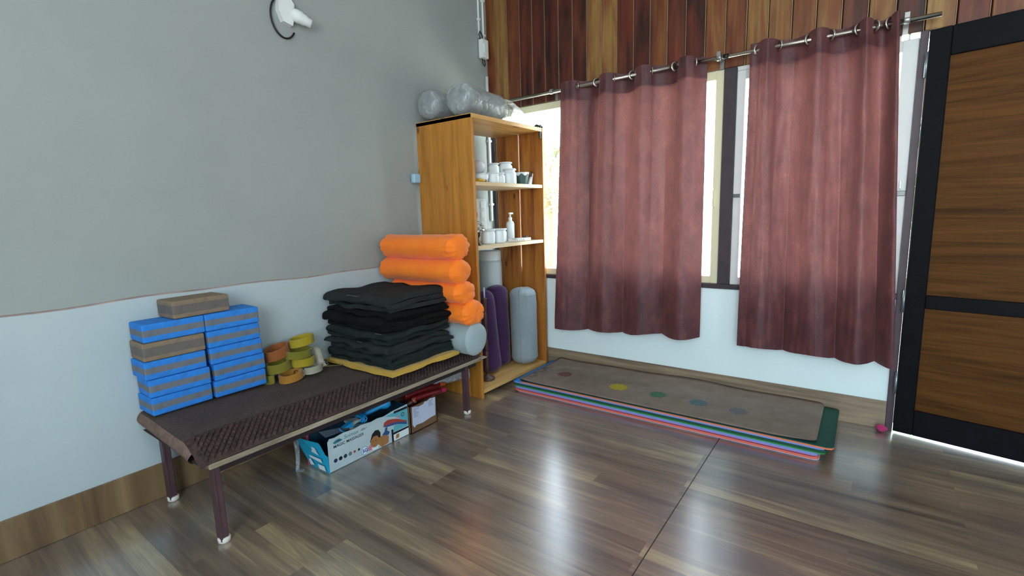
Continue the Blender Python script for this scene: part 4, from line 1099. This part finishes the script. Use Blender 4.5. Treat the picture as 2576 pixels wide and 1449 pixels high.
# massager in the box
t = thing('massager', 'bright blue hand massager with its cord lying in the torn carton', 'massager', (.375, -1.60, .15))
TO = Matrix.Translation(-Vector((.375, -1.60, .15)))
M_SKY = mat('bright_blue_plastic', '1e9ce0', .35)
b = B(); b.lathe([(.010, 0), (.012, .05), (.014, .1), (.024, .115), (.028, .13), (.024, .15), (.01, .158)], M=Matrix.Translation((.36, -1.62, .165)) @ Vector((.25, .9, .22)).to_track_quat('Z', 'Y').to_matrix().to_4x4(), seg=24); b.build('head', M_SKY, t, M=TO)
b = B(); b.box(.34, .40, -1.72, -1.655, .13, .172, .008, 2); b.box(.33, .365, -1.60, -1.56, .18, .205, .004, 1); b.build('pale_box_part', mat('pale_grey_part', 'a8b4b0', .5), t, M=TO)
b = B(); b.prism([(-1.765, .165), (-1.715, .178), (-1.712, .150)], 'x', .385, .41); b.build('blue_corner', M_SKY, t, M=TO)
b = B(); random.seed(4)
for k in range(9):
    c0 = Vector((.385 + random.uniform(-.02, .02), -1.655 + random.uniform(-.012, .012), .165 + random.uniform(-.008, .01)))
    ax = Vector((random.uniform(-.3, .3), 1, random.uniform(-.4, .4))).normalized(); q = ax.to_track_quat('Z', 'Y').to_matrix()
    b.tube([c0 + q @ Vector((.036 * math.cos(a), .018 * math.sin(a), .004 * math.sin(3 * a))) for a in [i * pi / 10 for i in range(20)]], .0028, 6, closed=True)
b.tube([(.40, -1.64, .17), (.405, -1.66, .145), (.41, -1.70, .132), (.41, -1.745, .135), (.405, -1.775, .152), (.395, -1.78, .165)], .0032, 6)
b.build('cord', M_SKY, t, M=TO)
# transparent strip hanging from the carton flap
t = thing('plastic_strip', 'clear plastic strip hanging from the torn end of the carton to the floor', 'plastic strip', (.30, -1.95, 0))
b = B()
b.grid(lambda a, c: Vector((-.03 + .035 * math.sin(a * 2) + (c - .5) * (.045 * (1 - a) + .015), .012 - .02 * a + .008 * math.cos(c * 9), .165 * (1 - a) + .002)), 16, 8)
b.build('film', M_FILM, t)
b = B(); b.prism([(-.02, .0), (.018, .018), (.026, .002), (.004, -.018)], 'z', .001, .003); b.build('film_foot', M_FILM2, t)
b.bm = None
# cardboard box with a sheet of paper
t = thing('cardboard_box', 'small brown cardboard box with a white paper sheet taped on its front', 'box', (.39, -1.30, 0))
CO = Matrix.Translation((-.39, 1.30, 0)); M_CARD = mat('brown_cardboard', '6e5238', .8, vary=.15)
x0, x1, y0, y1, hz = .31, .470, -1.397, -1.198, .152
b = B(); b.box(x1 - .004, x1, y0, y1, 0, hz); b.box(x0, x0 + .004, y0, y1, 0, hz); b.box(x0, x1, y0, y0 + .004, 0, hz); b.box(x0, x1, y1 - .004, y1, 0, hz); b.box(x0, x1, y0, y1, 0, .004)
b.build('carton', M_CARD, t, M=CO)
b = B(); b.prism([(-1.385, .050), (-1.373, .030), (-1.36, .040), (-1.31, .036), (-1.25, .044), (-1.212, .046), (-1.208, .150), (-1.25, .156), (-1.27, .148), (-1.29, .150), (-1.30, .140), (-1.33, .138), (-1.382, .150)], 'x', x1 + .0005, x1 + .0015)
pp = b.build('paper_sheet', mat('bluish_white_paper', 'b4bfd6', .7), t, M=CO)
b = B(); random.seed(2)
for (yy, zz, n) in ((-1.375, .135, 9), (-1.262, .145, 6)):
    for k in range(n):
        L = random.uniform(.02, .045); b.box(x1 + .0016, x1 + .0020, yy, yy + L, zz - k * .0062, zz - k * .0062 + .0018)
b.build('printed_lines', mat('grey_ink', '6a7086', .7), pp, M=CO)
# red and pink bottles on the box
def flask(label, p0, p1, rad, m, capm):
    p0, p1 = Vector(p0), Vector(p1); t = thing('bottle', label, 'bottle', p0); d = p1 - p0; L = d.length
    M_ = d.to_track_quat('Z', 'Y').to_matrix().to_4x4()
    s = B(); s.lathe([(rad * .85, 0), (rad, .006), (rad, L * .8), (rad * .8, L * .86)], M=M_, seg=20); s.build('body', m, t)
    s = B(); s.lathe([(rad * .82, L * .855), (rad * .86, L * .87), (rad * .86, L * .99), (rad * .7, L)], M=M_, seg=20); s.build('cap', capm, t)
MR = mat('dark_red_plastic', '6a0f14', .35); 
flask('dark red bottle with an orange cap lying on the cardboard box', (.385, -1.36, .185), (.40, -1.055, .176), .019, MR, mat('orange_cap', 'c04a18', .4))
flask('pink bottle lying at the front of the cardboard box top', (.425, -1.33, .170), (.438, -1.09, .152), .0165, MR, mat('pink_cap', 'b81c50', .4))
flask('small dark maroon bottle with a brown cap in the cardboard box', (.37, -1.385, .11), (.43, -1.318, .166), .021, mat('maroon_plastic', '3a0c10', .4), mat('brown_cap', '8c4430', .4))
# crumpled plastic sleeve under the bench
t = thing('plastic_sleeve', 'long crumpled grey plastic sleeve hanging under the bench seat near its right leg', 'plastic bag', (.45, -1.12, .24))
b = B()
def sl(a, c):
    th = 2 * pi * c; y = -.20 + .40 * a; w = .026 + .016 * a; h_ = .022 + .026 * a
    n = 1 + .35 * noise.noise(Vector((a * 7, math.cos(th) * 1.4, math.sin(th) * 1.4)))
    return Vector((w * n * math.cos(th), y, .018 - .05 * a + .015 * (1 - a) + h_ * n * math.sin(th)))
b.grid(sl, 40, 24); b.build('film', M_FILM2, t)

# ------------------------------------------------------------------ mats
MX0, MX1, MYB, MYF = .55, 2.30, -.016, -.560
def rrect(x0, x1, y0, y1, R, n=6):
    pts = []
    for cx, cy, a0 in ((x1 - R, y1 - R, 0), (x0 + R, y1 - R, pi / 2), (x0 + R, y0 + R, pi), (x1 - R, y0 + R, 1.5 * pi)):
        for k in range(n + 1): a = a0 + pi / 2 * k / n; pts.append((cx + R * math.cos(a), cy + R * math.sin(a)))
    return pts
def mat_sheet(label, x0, x1, y0, y1, z0, th, cols, bend=None, rz=0., R=.025, extra=None):
    """a rubber mat: gridded slab with rounded corners; cols = (top, under)"""
    t = thing('yoga_mat', label, 'yoga mat', ((x0 + x1) / 2, (y0 + y1) / 2, z0), rz)
    nx, ny = 70, 22; hx, hy = (x1 - x0) / 2, (y1 - y0) / 2
    def P(i, j):
        u_, v_ = i / nx * 2 - 1, j / ny * 2 - 1
        x, y = u_ * hx, v_ * hy
        ax, ay = hx - R, hy - R
        if abs(x) > ax and abs(y) > ay:
            dx, dy = abs(x) - ax, abs(y) - ay; d = max(dx, dy); l = math.hypot(dx, dy) or 1
            x = math.copysign(ax + dx * d / l, x); y = math.copysign(ay + dy * d / l, y)
        zz = bend(x, y) if bend else 0
        return x, y, zz
    s = B(); topv = [[s.bm.verts.new((p[0], p[1], p[2] + th)) for p in [P(i, j) for j in range(ny + 1)]] for i in range(nx + 1)]
    lowv = [[s.bm.verts.new((p[0], p[1], p[2])) for p in [P(i, j) for j in range(ny + 1)]] for i in range(nx + 1)]
    for i in range(nx):
        for j in range(ny):
            s.mi = 0; s._f([s.bm.faces.new((topv[i][j], topv[i + 1][j], topv[i + 1][j + 1], topv[i][j + 1]))], True)
            s.mi = 1; s._f([s.bm.faces.new((lowv[i][j], lowv[i][j + 1], lowv[i + 1][j + 1], lowv[i + 1][j]))], True)
    s.mi = 1
    for i in range(nx):
        for j in (0, ny): s._f([s.bm.faces.new((topv[i][j], lowv[i][j], lowv[i + 1][j], topv[i + 1][j]))])
    for j in range(ny):
        for i in (0, nx): s._f([s.bm.faces.new((topv[i][j], lowv[i][j], lowv[i][j + 1], topv[i][j + 1]))])
    s.build('sheet', cols, t)
    return t
def rubber(n, c, c2=None): return mat(n, c, .75, color2=c2 or c, vscale=9, bump=.2, bscale=300)
CORAL = rubber('coral_rubber', 'd86a58'); PALE = rubber('pale_white_rubber', 'c4c0d8'); MARO = rubber('maroon_rubber', '8e2c48'); LAV = rubber('lavender_rubber', '8c84c0')
BLU = rubber('blue_rubber', '3c64b0'); SKYB = rubber('sky_blue_rubber', '2c86d8'); LIME = rubber('lime_green_rubber', '2c8a3c'); DGR = rubber('dark_green_rubber', '0c4a38')
PERI = rubber('periwinkle_rubber', '7c90d4'); PEACH = rubber('peach_rubber', 'e07850'); TEALM = rubber('teal_green_rubber', '0c463c'); BRM = rubber('brown_mat_top', '82756a', '73665a'); BLK = rubber('black_underside', '14100f')
T_ = .0078; zz_ = .0015
def bend0(x, y): return .0
rows_ = [
 ('pale lavender-white mat at the very bottom of the mat stack', .575, 2.292, -.565, -.03, .006, (PALE, PALE)),
 ('coral mat, second from the bottom of the mat stack', .560, 2.290, -.572, -.026, T_ + .001, (CORAL, CORAL)),
 ('maroon mat in the lower part of the mat stack, above the coral one', .572, 2.282, -.566, -.024, T_ - .001, (MARO, MARO)),
 ('lavender mat in the mat stack, above the maroon one', .560, 2.290, -.570, -.022, T_, (LAV, LAV)),
 ('blue mat in the middle of the mat stack, under the lime green one', .562, 2.296, -.567, -.022, T_ - .001, (BLU, PERI)),
 ('lime green mat in the middle of the mat stack', .556, 2.318, -.570, -.020, .005, (LIME, LIME)),
 ('dark green mat in the upper part of the mat stack, above the lime one', .548, 2.322, -.568, -.020, T_ + .003, (DGR, DGR)),
 ('sky blue mat whose left end sticks out beside the shelf unit', .542, 2.315, -.560, -.018, T_, (SKYB, PERI)),
 ('teal green mat with a peach underside sticking out at the right end of the stack', .600, 2.345, -.560, -.018, T_, (TEALM, PEACH)),
]
for lab, a0, a1, c0, c1, th_, cols in rows_:
    mat_sheet(lab, a0, a1, c0, c1, zz_, th_, cols); zz_ += th_ + .0003
def bend_top(x, y):   # wavy back edge curling up the skirting, lifted front corners
    k = max(0., (y - .20) / .07)
    z = .018 * k ** 2 * (1 + .35 * math.sin(x * 5 + 1) + .2 * math.sin(x * 11))
    z += .016 * max(0, (-y - .19) / .08) ** 2 * (max(0, (x - .62) / .23) ** 2 * .9 + max(0, (-x - .68) / .17) ** 2 * .6)
    z += .0025 * max(0, noise.noise(Vector((x * 3, y * 3, 0)))) 
    return z
tm = mat_sheet('large brown printed mat on top of the mat stack', .585, 2.275, -.548, -.012, zz_, .005, (BRM, BLK), bend_top)
def flower(cx, cy, R, m, nm, pet=10):
    s = B(); pts = []
    for k in range(pet * 6):
        a = 2 * pi * k / (pet * 6); rr = R * (.78 + .22 * abs(math.sin(a * pet / 2))); pts.append((cx + rr * math.cos(a), cy + rr * math.sin(a)))
    L0 = tm.location
    s.face([(p[0] - L0.x, p[1] - L0.y, .0054 + bend_top(p[0] - L0.x, p[1] - L0.y)) for p in pts]); s.build(nm, m, tm)
for x, y, c, nm in ((.80, -.30, '6e4644', 'faded_red'), (1.206, -.338, 'a89a1e', 'yellow'), (1.457, -.336, '3c6c50', 'green'), (1.691, -.336, '4c6a70', 'blue'), (1.903, -.345, '66686e', 'pale_violet')):
    flower(x, y, .052 if nm != 'yellow' else .060, mat(nm + '_print', c, .8, vary=.15, vscale=60), 'printed_flower')
s = B(); random.seed(9); L0 = tm.location
for k in range(16):
    yy = -.46 + k * .0165; xx = .628 + .02 * math.sin(k * .9)
    for q in range(3): 
        a = random.uniform(-1, 1); dx, dy = .012 * math.cos(a), .008 * math.sin(a)
        x_, y_ = xx + random.uniform(-.012, .012) - L0.x, yy - L0.y
        s.face([(x_ - dx, y_ - .0015, .0056 + bend_top(x_, y_)), (x_ + dx, y_ - .0015 + dy, .0056 + bend_top(x_, y_)), (x_ + dx, y_ + .002 + dy, .0056 + bend_top(x_, y_)), (x_ - dx, y_ + .002, .0056 + bend_top(x_, y_))])
s.build('dark_printed_border', mat('dark_mat_print', '2c2420', .8), tm)
